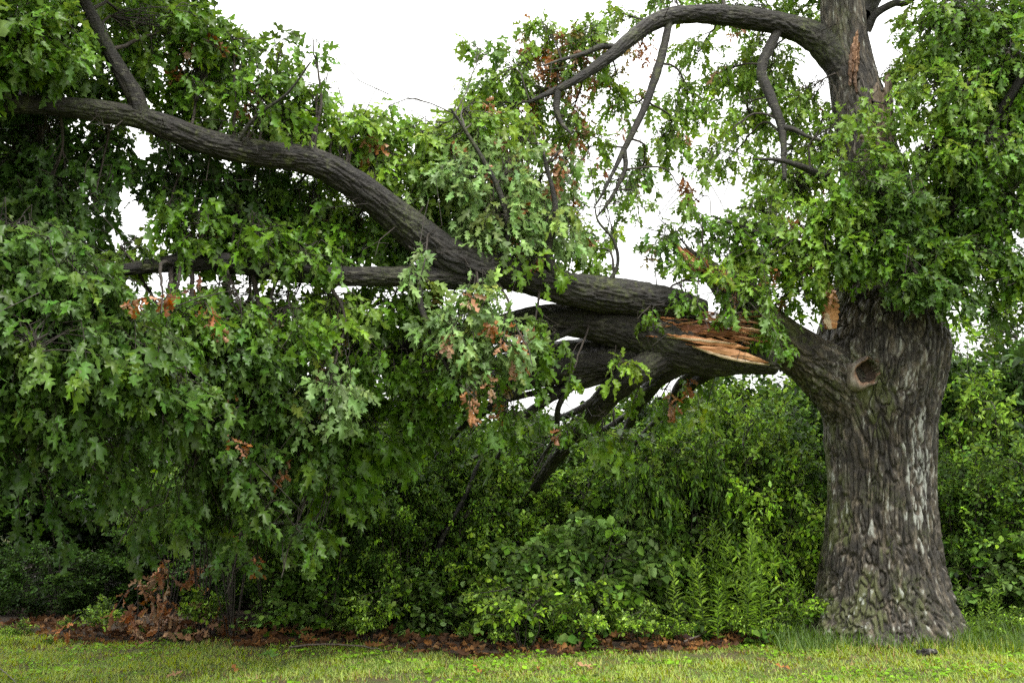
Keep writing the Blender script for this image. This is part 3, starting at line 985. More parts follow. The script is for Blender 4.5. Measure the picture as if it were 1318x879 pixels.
def pruning_scar():
    c = at(1117, 478, TY - .66)
    n = 40
    th = np.arange(n) * 2 * np.pi / n
    g = 1 + .10 * np.sin(2 * th + .6) + .05 * np.sin(5 * th) + .03 * np.sin(9 * th + 1)
    prof = [(.205, .10), (.20, .04), (.185, .0), (.165, -.02), (.145, -.02), (.128, .01), (.118, .06), (.10, .12), (.06, .15), (.015, .16)]
    V, C = [], []
    for j, (r, d) in enumerate(prof):
        wob = 1 + .05 * np.sin(7 * th + j)
        # the broad callus lies low and to the left, the rim is thin on the other side
        k = 1 + (.28 * np.exp(-(np.angle(np.exp(1j * (th + 2.6))) / 1.0) ** 2) - .12) * (1 if j < 4 else 0)
        V.append(np.stack([c[0] + r * .88 * g * wob * k * np.cos(th), c[1] + d + .015 * np.sin(3 * th + j), c[2] + r * 1.0 * g * wob * k * np.sin(th)], -1))
        w = np.exp(-(np.angle(np.exp(1j * (th + 2.7))) / 1.3) ** 2)[:, None]
        col = w * np.array((1.05, 1.15, 1.25)) + (1 - w) * np.array((.42, .38, .36)) if j < 4 else np.tile((1.1, .85, .7), (n, 1)) if j < 6 else np.tile((.3, .26, .22), (n, 1))
        C.append(col * (1 + .25 * np.sin(11 * th + j * 2))[:, None])
    a = Acc()
    a.add(np.vstack(V), grid_faces(len(prof), n)[:, ::-1], np.vstack(C))
    o = a.build('pruning_scar', M_OLDWOOD, trunk)
    o['label'] = 'round pruning scar with pale callus ring and dark hollow'


pruning_scar()

# ------------------------------------------------------------------ oak foliage
DK, MD, LT, PL = np.array([.034, .080, .010]), np.array([.070, .150, .010]), np.array([.12, .22, .018]), np.array([.155, .255, .075])  # DK: clumps in shade below and behind boughs, darkened by colour
CL = np.array([.056, .118, .016])           # cool glossy green
BR = np.array([.24, .10, .028])
BL = np.array([.28, .16, .085])

# blobs: centre px, py, radii px, density, colour, brown share, depth offset
LIMB_BLOBS = [
    (20, 30, 100, 70, 1.3, MD, .0, -.3), (75, 45, 60, 60, .9, MD, .0, 0), (170, 30, 50, 40, .7, MD, 0, .5), (-90, 60, 110, 110, 1.2, MD, 0, 0), (215, 45, 75, 60, .9, MD, .02, .2), (60, 105, 80, 40, 1.2, DK, 0, .5),
    (262, 95, 60, 60, .9, MD, .03, .2), (330, 120, 65, 60, .8, MD, .03, 0), (385, 150, 60, 45, .75, LT, .03, .1), (300, 60, 40, 35, .5, MD, 0, 0), (408, 62, 18, 14, .7, MD, 0, 0),
    (355, 85, 35, 30, .5, MD, 0, 0), (455, 175, 55, 40, .7, LT, .02, .2), (485, 150, 28, 22, .6, LT, 0, .1), (500, 205, 50, 45, .9, LT, .02, .3), (420, 110, 30, 25, .35, MD, 0, 0),
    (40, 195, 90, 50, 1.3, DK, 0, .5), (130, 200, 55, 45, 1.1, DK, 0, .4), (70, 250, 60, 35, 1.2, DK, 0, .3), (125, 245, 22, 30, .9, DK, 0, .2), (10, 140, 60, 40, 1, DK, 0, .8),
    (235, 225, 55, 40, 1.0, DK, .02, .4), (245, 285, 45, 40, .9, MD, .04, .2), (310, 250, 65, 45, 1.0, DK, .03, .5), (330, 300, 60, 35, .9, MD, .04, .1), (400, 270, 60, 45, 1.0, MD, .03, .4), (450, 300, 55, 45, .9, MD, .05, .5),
    (170, 325, 45, 18, .6, LT, .0, .5), (395, 325, 60, 25, .7, MD, .0, -.1),
    (20, 300, 80, 45, 1.5, CL, 0, -.4), (60, 350, 100, 60, 1.6, CL, 0, -.6), (-70, 380, 100, 130, 1.5, CL, 0, -.5), (130, 385, 80, 45, 1.4, CL, .0, -.6), (50, 430, 110, 65, 1.6, CL, 0, -.8), (150, 450, 90, 60, 1.5, CL, .0, -.7),
    (90, 510, 100, 55, 1.4, CL, 0, -.6), (-60, 520, 90, 60, 1.4, CL, 0, -.4), (215, 500, 70, 50, 1.3, CL, .0, -.5), (30, 570, 65, 30, .7, DK, 0, -.3), (235, 410, 60, 45, 1.2, MD, .05, -.2), (300, 390, 60, 35, 1.0, MD, .05, 0),
    (290, 460, 75, 55, 1.3, CL, .03, -.1), (360, 420, 60, 50, 1.1, MD, .04, -.1), (350, 500, 70, 55, 1.3, CL, .02, .2), (250, 550, 60, 40, 1.1, CL, .02, .0), (300, 590, 55, 40, 1.2, CL, .02, .2), (385, 560, 60, 50, 1.2, CL, .02, .4), (340, 650, 40, 30, .7, CL, .04, .3), (375, 680, 30, 20, .7, CL, 0, .4), (420, 490, 50, 45, .9, PL, .04, -.1), (430, 400, 55, 40, .8, LT, .04, .1), (470, 560, 55, 45, 1, MD, 0, .8), (440, 620, 50, 40, .8, MD, 0, 1.0),
    (545, 240, 55, 45, .9, LT, .02, .4), (560, 185, 50, 40, .9, LT, .02, .3), (615, 165, 55, 45, 1.0, LT, .03, .4), (600, 230, 60, 50, 1.1, PL, .02, .0), (660, 225, 55, 55, 1.0, PL, .03, -.1), (640, 285, 60, 40, 1.1, PL, .02, -.1),
    (700, 285, 45, 45, .8, PL, .03, -.1), (730, 225, 35, 40, .6, PL, .12, 0), (580, 290, 40, 26, .9, LT, .02, .6), (690, 335, 45, 25, .8, LT, .02, -.2), (540, 345, 20, 30, .8, PL, 0, -.5),
    (620, 385, 50, 35, 1.0, PL, .03, -.4), (590, 420, 50, 45, 1.0, PL, .04, -.4), (640, 440, 45, 40, .9, PL, .05, -.5), (560, 385, 45, 30, .8, MD, .04, .5), (500, 390, 55, 40, .9, MD, .04, .4), (490, 460, 50, 40, 1.0, MD, .02, .3), (545, 470, 45, 35, .5, MD, .02, .6),
    (690, 430, 40, 30, .7, MD, .18, -.2), (615, 495, 50, 30, .45, MD, .1, -.3), (690, 480, 45, 30, .35, MD, .05, -.3), (660, 525, 45, 25, .4, MD, .05, .0), (540, 525, 50, 30, 1.0, MD, 0, .6), (800, 470, 20, 26, .6, LT, 0, -.3), (715, 205, 14, 26, 1.0, BR, 1.0, -.3), (205, 381, 26, 8, 1.2, BL, 1.0, -.9), (668, 434, 12, 16, .9, BR, 1.0, -.8), (612, 512, 8, 9, .9, BR, 1, -.6), (500, 130, 20, 15, .4, MD, 0, .1), (620, 60, 40, 30, .3, MD, 0, .5),
    (520, 260, 40, 30, .9, LT, .02, .9), (470, 225, 45, 30, .9, LT, .02, .7), (540, 300, 40, 30, .8, MD, .02, .9), (620, 270, 60, 50, 1.0, LT, .02, .8), (680, 260, 60, 60, 1.0, LT, .03, .7), (580, 180, 60, 50, .8, LT, .02, .9), (650, 190, 50, 50, .9, LT, .03, .7), (700, 320, 50, 35, .9, LT, .02, .6), (760, 320, 30, 40, .45, LT, .03, .4), (740, 280, 40, 40, .6, PL, .03, .3),
    (350, 280, 70, 45, 1.0, MD, .03, 1.0), (430, 310, 60, 35, 1.0, MD, .03, 1.1), (490, 310, 50, 40, 1.0, MD, .02, 1.2), (280, 320, 60, 30, .9, MD, .02, 1.0), (380, 380, 70, 40, 1.1, MD, .03, .8), (460, 430, 60, 50, 1.1, MD, .02, .9), (530, 420, 60, 50, 1.0, MD, .03, 1.1), (300, 420, 70, 50, 1.1, DK, .02, .9), (430, 520, 60, 50, 1.1, MD, .02, 1.0), (520, 560, 60, 40, 1.0, MD, .0, 1.2), (610, 545, 60, 35, .5, MD, .02, .9), (580, 470, 50, 40, .9, LT, .03, .3), (730, 545, 45, 25, .5, MD, .04, .7), (790, 555, 40, 22, .8, MD, .03, 1.2), (740, 470, 25, 30, .2, MD, .05, -.2), (150, 110, 70, 40, .9, MD, 0, .5), (260, 150, 60, 35, .8, DK, 0, .6), (350, 170, 50, 30, .7, MD, 0, .5), (20, 80, 90, 60, 1.0, DK, 0, .9),
    (-150, -60, 160, 100, 1.1, MD, 0, -.4), (60, -90, 150, 80, 1.1, MD, 0, 0), (230, -70, 110, 60, .8, MD, 0, .4), (-320, 80, 160, 150, 1.1, MD, 0, 0), (-330, 330, 160, 160, 1.1, CL, 0, -.2), (-120, 150, 130, 110, 1.0, MD, 0, 1.2), (100, -40, 160, 80, .9, DK, 0, 1.5), (-260, 500, 130, 90, 1.0, CL, 0, .2),  # crown carried on out of view, added to shade the lower left
    (150, 600, 60, 36, .8, CL, .02, -.1), (60, 650, 50, 26, .45, DK, 0, .3), (235, 640, 50, 34, .8, CL, .02, .3), (180, 690, 34, 22, .5, DK, .03, .6), (310, 700, 34, 24, .6, CL, .03, .6), (400, 690, 34, 26, .6, MD, 0, .7),
    (885, 492, 22, 16, .7, MD, .15, .3), (850, 515, 26, 18, .7, MD, .1, .5), (820, 500, 18, 16, .5, MD, .1, .2), (775, 560, 30, 18, .7, LT, .05, .8), (905, 520, 26, 14, .7, LT, .05, .9), (600, 450, 40, 40, .8, PL, .02, -.3), (550, 500, 40, 30, .5, MD, .02, .2),
    (228, 205, 40, 30, 1.0, DK, 0, .3), (218, 255, 26, 34, .9, MD, 0, .2), (275, 215, 45, 30, 1.0, DK, 0, .3), (340, 222, 50, 25, 1.0, DK, .02, .6), (400, 245, 45, 28, 1.0, MD, .02, .7), (460, 280, 35, 30, .9, MD, 0, .6), (300, 285, 50, 35, 1.0, MD, .03, .6), (240, 310, 45, 22, .9, MD, .03, .3), (300, 170, 40, 18, .7, MD, 0, .3), (440, 150, 40, 30, .6, LT, 0, .3), (520, 175, 40, 34, .8, LT, 0, .5), (470, 195, 40, 26, .8, LT, 0, .4), (360, 60, 30, 24, .5, MD, 0, .2), (270, 40, 45, 36, .8, MD, 0, .3),
    (60, 420, 130, 80, 1.0, DK, 0, .9), (180, 480, 120, 70, 1.0, DK, 0, 1.0), (60, 300, 130, 60, .9, DK, 0, 1.2), (320, 520, 90, 60, 1.0, DK, 0, 1.3), (-180, 300, 120, 160, 1.0, DK, 0, .3), (-160, 480, 110, 110, 1.0, DK, 0, .8), (100, 430, 160, 90, .8, DK, 0, 2.2), (280, 450, 130, 80, .8, DK, 0, 2.3), (40, 520, 120, 50, .8, DK, 0, 2.6), (-60, 230, 160, 90, .8, DK, 0, 2.2),  # deep and outer-left clumps added to keep light out of the hollow
]
OAK_BLOBS = [
    (1240, 40, 80, 60, 1.2, MD, 0, -.6), (1300, 90, 60, 70, 1.2, MD, 0, -.8), (1220, 120, 70, 55, 1.1, LT, 0, -.8), (1380, 150, 80, 120, 1.2, MD, 0, -.8), (1270, 190, 65, 55, 1.3, MD, 0, -1.0), (1195, 190, 50, 45, .9, LT, 0, -.9), (1300, 260, 55, 50, 1.2, MD, 0, -1.0),
    (1235, 255, 50, 40, .9, CL, .0, -.8), (1250, 330, 55, 40, 1.1, CL, 0, -1.0), (1300, 345, 45, 40, 1.2, MD, 0, -1.0), (1385, 300, 60, 90, 1.2, CL, 0, -.9), (1195, 330, 45, 35, 1.2, MD, 0, -1.1), (1150, 300, 45, 35, 1.0, CL, 0, -1.1), (1215, 375, 50, 25, 1.1, CL, 0, -1.1), (1280, 390, 40, 18, .8, CL, 0, -.8),
    (1130, 250, 45, 40, .9, MD, 0, -1.0), (1085, 270, 45, 35, 1.0, LT, 0, -1.0), (1095, 320, 40, 28, 1.1, MD, 0, -1.0), (1050, 290, 45, 40, 1.1, LT, .02, -.9), (1140, 190, 45, 35, 0.32, MD, 0, -.9), (1118, 130, 26, 22, .35, LT, 0, -.8), (1170, 90, 35, 45, .7, LT, 0, -.4), (1190, 20, 40, 30, .6, LT, 0, -.3), (1090, 215, 36, 28, .5, LT, 0, -.8),
    (1000, 310, 50, 40, 1.0, LT, .02, -.9), (950, 300, 45, 35, .8, MD, .02, -.8), (985, 270, 45, 35, .7, LT, .02, -.6), (1040, 340, 45, 22, 1.0, LT, .02, -.9), (990, 345, 40, 25, .9, LT, .03, -.9), (905, 290, 35, 25, .5, MD, .03, -.7), (860, 290, 40, 25, .5, CL, .0, -.6), (1020, 375, 40, 22, .9, MD, .06, -.8), (985, 400, 28, 32, .8, MD, .02, -1.1), (885, 385, 28, 16, .8, MD, 0, -1.1), (835, 395, 14, 20, .7, MD, 0, -1.1), (1000, 425, 14, 20, .8, MD, 0, -1.2), (935, 395, 20, 14, .6, MD, .05, -1.1),
    (1030, 130, 40, 35, 1.01, LT, .02, 0.15), (1050, 180, 35, 35, 1.01, LT, .02, 0.25), (970, 150, 50, 35, 0.87, LT, .04, 0.25), (930, 100, 45, 30, 0.87, LT, .04, 0.35), (990, 95, 40, 30, 0.87, LT, .02, 0.35), (885, 130, 35, 35, 0.80, LT, .05, 0.15), (970, 60, 50, 25, 0.80, LT, .02, 0.55), (900, 60, 40, 25, 0.58, LT, .04, 0.45), (960, 8, 60, 18, 1.01, LT, 0, 0.55), (1030, 15, 40, 16, 1.01, LT, 0, 0.75), (1010, 220, 45, 35, 0.87, LT, .04, 0.15), (940, 205, 40, 25, 0.51, LT, .02, 0.25), (855, 175, 35, 35, 0.87, LT, .06, 0.05), (830, 215, 30, 25, 0.72, MD, .05, -0.05), (875, 240, 22, 12, 0.72, BR, .6, -0.05), (800, 130, 40, 30, 0.51, LT, .1, -0.05), (790, 20, 45, 20, 0.65, LT, .05, 0.15), (870, 0, 50, 12, 0.58, LT, 0, 0.35),
    (745, 55, 38, 38, 1.30, LT, .35, -0.25), (700, 50, 34, 34, 1.03, LT, .25, -0.30), (715, 95, 40, 34, 1.15, MD, .45, -0.30), (660, 85, 36, 34, 1.03, LT, .06, -0.40), (625, 110, 32, 26, 1.03, LT, .02, -0.40), (770, 100, 30, 34, 0.72, LT, .25, -0.15), (690, 135, 40, 26, 1.03, MD, .3, -0.30), (650, 150, 40, 26, 1.03, LT, .05, -0.40), (740, 150, 30, 26, 0.69, LT, .25, -0.20), (765, 185, 26, 26, 0.72, LT, .2, -0.15), (600, 135, 26, 22, 0.80, LT, 0, -0.40), (735, 175, 30, 24, 0.69, LT, .1, -0.10), (790, 235, 24, 24, 0.58, MD, .3, -0.15), (820, 60, 24, 20, 0.43, BR, .6, 0.05),
    (1110, 220, 45, 45, 0.41, MD, 0, -1.1), (1160, 250, 45, 40, .9, CL, 0, -1.2), (1130, 310, 45, 32, 1.1, MD, 0, -1.2), (1180, 355, 45, 25, 1.1, CL, 0, -1.2), (1090, 160, 35, 40, 0.32, LT, 0, -1.0), (1240, 200, 60, 60, 1.0, MD, 0, -.5), (1280, 140, 60, 60, 1.0, MD, 0, -.4), (1200, 280, 50, 40, .9, MD, 0, -.6), (1260, 300, 60, 50, .9, MD, 0, -.5), (1280, 20, 60, 40, 1.0, MD, 0, -.5), (1150, 140, 35, 40, 0.27, LT, 0, -.9), (1060, 330, 40, 22, 1.0, LT, 0, -1.0), (960, 330, 40, 25, .8, LT, .02, -.6), (1030, 240, 40, 35, 1.16, LT, .02, -0.15), (900, 325, 22, 14, .6, LT, .02, -1.0), (930, 345, 20, 14, .8, LT, .02, -1.1), (850, 310, 26, 18, .5, MD, .03, -.8), (820, 260, 26, 20, .5, LT, .05, -.6), (890, 262, 26, 16, .45, LT, .05, -.6), (790, 300, 22, 22, .4, LT, .03, -.6), (925, 180, 28, 20, .4, LT, .03, -.2), (900, 215, 24, 16, .35, LT, .05, -.3),
    (948, 398, 24, 18, .8, MD, .03, -1.2), (925, 372, 16, 12, .7, MD, 0, -1.15), (968, 368, 28, 20, .9, LT, .02, -1.1), (870, 345, 20, 14, .5, MD, 0, -1.0),
    (1100, -80, 150, 60, .6, MD, 0, 0), (900, -70, 130, 50, 0.72, MD, 0, 0.55), (1280, -80, 120, 70, .8, MD, 0, -.5),
]


def grow(owner, key, blobs, Yf, tree, leaf_size):
    g = np.random.default_rng(len(blobs))
    pts = np.vstack(bough_pts[key])
    green, brown, tw = Leaves(), Leaves(), Acc()
    for i, (x, y, rx, ry, dens, col, bsh, dy) in enumerate(blobs):
        Y = Yf(x) + dy
        c = at(x, y, Y)
        m = mpp(y, Y)
        ax, az = rx * m, ry * m
        ay = max(.30, .85 * (ax + az) / 2)
        # a branch from the nearest bough into the middle of the clump
        wgt = np.linalg.norm(pts[:, :3] - c, axis=1) - pts[:, 3] * 2
        q = pts[np.argmin(wgt)]
        b0 = q[:3]
        midp = (b0 + c) / 2 + np.array([g.normal(0, .08), g.normal(0, .08), .10 + g.normal(0, .06)])
        br = catmull(np.vstack([b0, midp, c, c + (c - midp) * .35 + np.array([0, 0, -.05])]), .08)
        ln = np.linalg.norm(c - b0)
        r0 = min(q[3] * .6, .008 + .010 * ln)
        a = Acc()
        br = br + np.concatenate([np.zeros((1, 3)), np.cumsum(g.normal(0, .008, (len(br) - 1, 3)), 0)])
        tube(a, br, np.linspace(r0, .004, len(br)), 6)
        a.build('branch', M_TWIG, owner)
        ls = leaf_size * (.92 if x < 330 and y > 280 else .90)
        if x < -130 or y < -40 or dy >= .8:      # outside the view or deep behind: fewer, larger leaves
            ls *= 1.35
        n_leaf = dens * (2.8 if key == 'limb' else 2.5) * math.pi * ax * az / (.0050 * (ls / .16) ** 2) + 6
        n_sp = max(2, int(n_leaf / 10))
        for s in range(n_sp):
            u = unit(g.normal(0, 1, 3)) * g.uniform(0, 1) ** (1 / 2.2)
            p = c + u * np.array([ax, ay, az])
            k = br[int(len(br) * g.uniform(.35, .99))]
            d = unit((p - k) + np.array([0, 0, -.1]) + g.normal(0, .12, 3))
            L = g.uniform(.16, .34)
            base = p - d * L * .75
            if np.linalg.norm(base - k) > .05:
                mdp = (k + base) / 2 + g.normal(0, .04, 3)
                tube(tw, np.vstack([k, mdp, base]), [.0055, .0045, .004], 3)
            isb = g.random() < bsh
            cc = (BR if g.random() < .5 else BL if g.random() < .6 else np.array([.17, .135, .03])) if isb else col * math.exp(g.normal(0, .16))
            if not isb and g.random() < .12:
                cc = cc * np.array([1.3, 1.12, .8])
            spray(brown if isb else green, tw, base, d, L, int(g.integers(7, 13)) + (4 if isb else 0), ls * (.62 if isb else 1) * g.uniform(.85, 1.1), cc, g,
                  droop=g.uniform(.2, .6) + (.3 if isb else 0), hang=(.6 if x < 330 and y > 280 else .32) if not isb else .6, upness=.75 if not isb else .1, spread=(.6, 1.25) if not isb else (.5, 1.9))
        if i % 3 == 0:      # a bare twig or two
            for s in range(2):
                d = unit(g.normal(0, 1, 3))
                b = c + g.normal(0, .1, 3)
                tube(tw, catmull(np.vstack([b, b + d * .3, b + d * .6 + g.normal(0, .12, 3), b + d * .85 + g.normal(0, .2, 3)]), .1)[:9], np.linspace(.006, .002, 9)[:9] if True else None, 3) if False else tube(tw, np.vstack([b, b + d * .3, b + d * .6 + g.normal(0, .10, 3), b + d * .8 + g.normal(0, .16, 3)]), [.006, .005, .0035, .002], 3)
    for i in range(55 if key == 'limb' else 30):
        q = pts[int(g.integers(0, len(pts)))]
        d = unit(g.normal(0, 1, 3) + np.array([0, -.7, 0]))
        b = q[:3] + d * q[3] * .7
        L = g.uniform(.25, .6)
        m1 = b + d * L * .5 + g.normal(0, .05, 3)
        e = m1 + d * L * .5 + g.normal(0, .12, 3)
        tube(tw, np.vstack([b, m1, e]), [.006, .0045, .002], 4)
        for f in range(3):
            k0 = m1 + (e - m1) * g.uniform(0, .7)
            tube(tw, np.vstack([k0, k0 + g.normal(0, .07, 3), k0 + g.normal(0, .14, 3)]), [.0035, .003, .0015], 3)
    # the leaves that show largest become single parts, the rest one mass
    O, X, D, Z, S, C = green.arrays()
    px, py, zc = project(O + D * S[:, None] * .5)
    ok = (px > 5) & (px < 1313) & (py > 5) & (py < 870)
    cell = (np.floor(px / 14).astype(int) + 1000 * np.floor(py / 14).astype(int))
    order = np.argsort(zc)
    _, first = np.unique(cell[order], return_index=True)
    frontmost = np.zeros(len(O), bool)
    frontmost[order[first]] = True
    facing = np.abs(np.sum(Z * unit(O - np.array([0, 0, CAM_H])), 1))
    score = np.where(ok & frontmost, S * (.25 + facing) / zc, 0)
    single = np.argsort(-score)[:300]
    keep = np.ones(len(O), bool)
    keep[single] = False
    # the outermost leaves in view get the finer outline
    fine_cell = np.floor(px / 9).astype(int) + 2000 * np.floor(py / 9).astype(int)
    oc = order[np.argsort(fine_cell[order], kind='stable')]
    cs = fine_cell[oc]
    start = np.r_[0, np.flatnonzero(np.diff(cs)) + 1]
    rank = np.arange(len(cs)) - np.repeat(start, np.diff(np.r_[start, len(cs)]))
    fine = np.zeros(len(O), bool)
    fine[oc[rank < 2]] = True
    fine &= ok
    a = Acc()
    green.write(a, OAK, keep & fine)
    green.write(a, PLAIN, keep & ~fine)
    brown.write(a, [(np.column_stack([q[:, :2], q[:, 2] + 1.6 * q[:, 0] ** 2 + .7 * (q[:, 1] - .5) ** 2]), t) for q, t in PLAIN])
    o = a.build('crown', M_LEAF, owner)
    tag(o, kind='stuff')
    o = tw.build('twigs', M_TWIG, owner)
    tag(o, kind='stuff')
    from mathutils import Matrix
    inv = owner.matrix_basis.inverted()
    for j in single:
        q = LEAF_MESH[int(j) % len(LEAF_MESH)]
        lf = bpy.data.objects.new('leaf', q)
        COL.objects.link(lf)
        lf.parent = owner
        s = S[j]
        mt = Matrix([[*(X[j][r] * s, D[j][r] * s, Z[j][r] * s), O[j][r]] for r in range(3)] + [[0, 0, 0, 1]])
        lf.matrix_basis = Matrix.Translation(-owner.location) @ mt
        lf.color = (*[float(v) for v in C[j]], 1)
    print(tree, len(O), 'leaves')


LEAF_MESH = []
for P, T in OAK:
    a = Acc()
    a.add(P, T)
    LEAF_MESH.append(a.mesh('leaf', M_LEAF_O))

bpy.context.view_layer.update()
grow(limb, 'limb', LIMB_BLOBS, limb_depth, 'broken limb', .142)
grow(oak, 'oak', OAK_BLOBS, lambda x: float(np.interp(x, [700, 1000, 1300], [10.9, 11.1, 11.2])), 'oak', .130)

# ------------------------------------------------------------------ shrubs of the hedge
def make_shrub(name, label, cat, group, rx, ry, h, n_sp, per, size, shapes, cols, seed, twl=(.18, .4), droop=.3, hang=.2, base_h=.05, hollow=.5, upness=.8, stems=9, stem_r=.012):
    g = np.random.default_rng(seed)
    t = thing(name, label, cat, group=group)
    lv, tw, st = Leaves(), Acc(), []
    ends = []
    for s in range(stems):
        ang = g.uniform(0, 6.28)
        e = np.array([math.cos(ang) * rx * g.uniform(.2, .75), math.sin(ang) * ry * g.uniform(.2, .75), h * g.uniform(.55, .92)])
        P = catmull(np.vstack([[e[0] * .1, e[1] * .1, -.05], e * np.array([.45, .45, .45]) + np.r_[g.normal(0, .06, 2), 0], e]), .18)
        a = Acc()
        tube(a, P, np.linspace(stem_r, stem_r * .35, len(P)), 5)
        a.build('stem', M_TWIG, t)
        ends.append(P)
    ends = np.vstack(ends)
    made = 0
    nc = max(6, int(n_sp / 20))
    cl = unit(g.normal(0, 1, (nc, 3))) * (g.uniform(hollow ** 3, 1, nc) ** (1 / 3))[:, None]
    tone = np.exp(g.normal(0, .25, nc))
    while made < n_sp:
        ci = int(g.integers(0, nc))
        u = cl[ci] + g.normal(0, .25 / max(1.0, (rx + h) / 2), 3) * np.array([1, 1, .7])
        p = np.array([u[0] * rx, u[1] * ry, base_h + (h - base_h) * (.5 + .5 * u[2])])
        # lower half as wide as the middle, outline broken by noise
        if p[2] < h * .5:
            p[:2] *= 1.12
        nz = vnoise((p * 2.1 + seed * 7)[None], seed)[0]
        if nz < g.uniform(-.75, .15):
            continue
        p = p * (1 + .12 * nz)
        p[2] = max(p[2], .03)
        out = unit(np.array([u[0], u[1], .55 + .4 * u[2]]) + g.normal(0, .35, 3))
        L = g.uniform(*twl)
        base = p - out * L * .8
        cc = cols[int(g.integers(0, len(cols)))] * math.exp(g.normal(0, .2)) * tone[ci]
        spray(lv, tw, base, out, L, per, size * g.uniform(.8, 1.2), cc, g, droop=droop * g.uniform(.5, 1.5), hang=hang, t0=.15, tip=1.1, upness=upness, tw_r=.003, var=.3)
        if made % 4 == 0:
            k = ends[np.argmin(np.linalg.norm(ends - base, axis=1))]
            tube(tw, np.vstack([k, (k + base) / 2 + g.normal(0, .03, 3), base]), [.006, .005, .004], 3)
        made += 1
    a = Acc()
    lv.write(a, shapes)
    tag(a.build('foliage', M_SHRUB, t), kind='stuff')
    tag(tw.build('twigs', M_TWIG, t), kind='stuff')
    return t


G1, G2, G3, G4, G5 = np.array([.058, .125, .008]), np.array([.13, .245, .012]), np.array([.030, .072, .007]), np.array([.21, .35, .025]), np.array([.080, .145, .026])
HEDGE = 'shrubs massed in the hedge behind the oak'
protos = {
    'privet': make_shrub('privet_shrub', 'dense small-leaved green shrub in the hedge behind the oak', 'shrub', HEDGE, 1.0, .8, 2.5, 950, 12, .062, OVATE, [G1, G2, G1, G3], 11),
    'bright': make_shrub('leafy_shrub', 'loose yellow-green leafy shrub growing in the hedge', 'shrub', 'yellow-green shrubs in the hedge', .9, .8, 2.4, 750, 11, .066, OVATE, [G2, G4, G2, G1], 12, droop=.45),
    'broad': make_shrub('broadleaf_shrub', 'low shrub with broad rounded dull green leaves in front of the hedge', 'shrub', 'broad-leaved shrubs along the hedge foot', .85, .6, 1.35, 420, 9, .095, ROUND, [G5, G1, G5 * 1.15], 13, droop=.5, hang=.3),
    'dark': make_shrub('thicket_shrub', 'tall dark green thicket shrub in the shade behind the hedge', 'shrub', 'tall thicket shrubs behind the hedge', 1.5, 1.1, 3.6, 1000, 11, (.10), OVATE, [G3 * .6, G3, G3 * .5], 14, twl=(.25, .5)),  # leaf colour deepened to stand in for shade in the hollow
    'droop': make_shrub('drooping_sapling', 'drooping sapling with pointed green leaves hanging over the dark hedge gap', 'sapling', 'drooping saplings under the limb', .85, .6, 2.3, 330, 12, .085, [ovate_leaf(.22, .3, .35), ovate_leaf(.2, .25, .5)], [G1, G2 * .8, CL], 15, twl=(.3, .55), droop=.9, hang=.7, base_h=1.2, upness=.6),
    'low': make_shrub('low_shrub', 'small bright green seedling shrub at the edge of the lawn', 'shrub', 'small shrubs at the lawn edge', .32, .28, .55, 90, 9, .05, OVATE, [G2, G4, G1], 16, twl=(.1, .2), stems=5, stem_r=.006),
    'forb': make_shrub('broadleaf_seedling', 'low broad-leaved seedling at the edge of the lawn', 'seedling', 'broad-leaved seedlings at the lawn edge', .26, .22, .34, 26, 6, .09, ROUND, [G1, CL, G2], 17, twl=(.08, .18), stems=4, stem_r=.005, droop=.5),
}
used = {k: False for k in protos}


ZONES = [(40, 'near the dead brown branches', 'in the dark gap under hanging leaves'), (300, '', 'by the lowest hanging leaves'), (430, '', 'under the sagging leafy boughs'), (560, '', 'by the leaning bare branch'), (680, '', 'below the split boughs'),
         (790, '', 'near the slim stump'), (870, '', 'behind the tall weeds'), (1000, '', 'beside the oak trunk'), (1120, '', 'behind the oak trunk'), (1200, '', 'beyond the trunk, opposite the limb')]
SHORT = {'privet': 'dense small-leaved green hedge shrub', 'bright': 'loose yellow-green leafy hedge shrub', 'broad': 'low shrub with broad rounded leaves', 'dark': 'tall dark thicket shrub at the back', 'droop': 'drooping sapling with pointed leaves', 'low': 'small bright lawn-edge seedling shrub', 'forb': 'low broad-leaved lawn-edge seedling'}


def zone_label(kind, px, Y, scale):
    z = [b for a, _, b in ZONES if px >= a - 45]
    size = 'large ' if scale >= 1.08 else 'small ' if scale <= .72 and kind in ('privet', 'bright', 'broad') else ''
    short = 'low dark green shrub' if kind == 'dark' and scale < .5 else SHORT[kind]
    return size + short + ' ' + (z[-1] if z else 'in the shade of the hanging crown')


def put(kind, px, Y, scale=1.0, sz=None, seed=[0]):
    seed[0] += 1
    x = (px - CX) / F_PX * Y * 1.0 * (COS + SIN * 0)
    x = at(px, 800, Y)[0]
    z = float(ground_z([x], [Y])[0])
    sc = (scale, scale, sz if sz else scale)
    rz = (seed[0] * 2.399) % 6.283
    if not used[kind]:
        used[kind] = True
        o = protos[kind]
        o.location, o.rotation_euler, o.scale = (x, Y, z), (0, 0, rz), sc
        o['label'] = zone_label(kind, px, Y, sc[2])
        return o
    return copy_thing(protos[kind], (x, Y, z), rz, sc, zone_label(kind, px, Y, sc[2]))


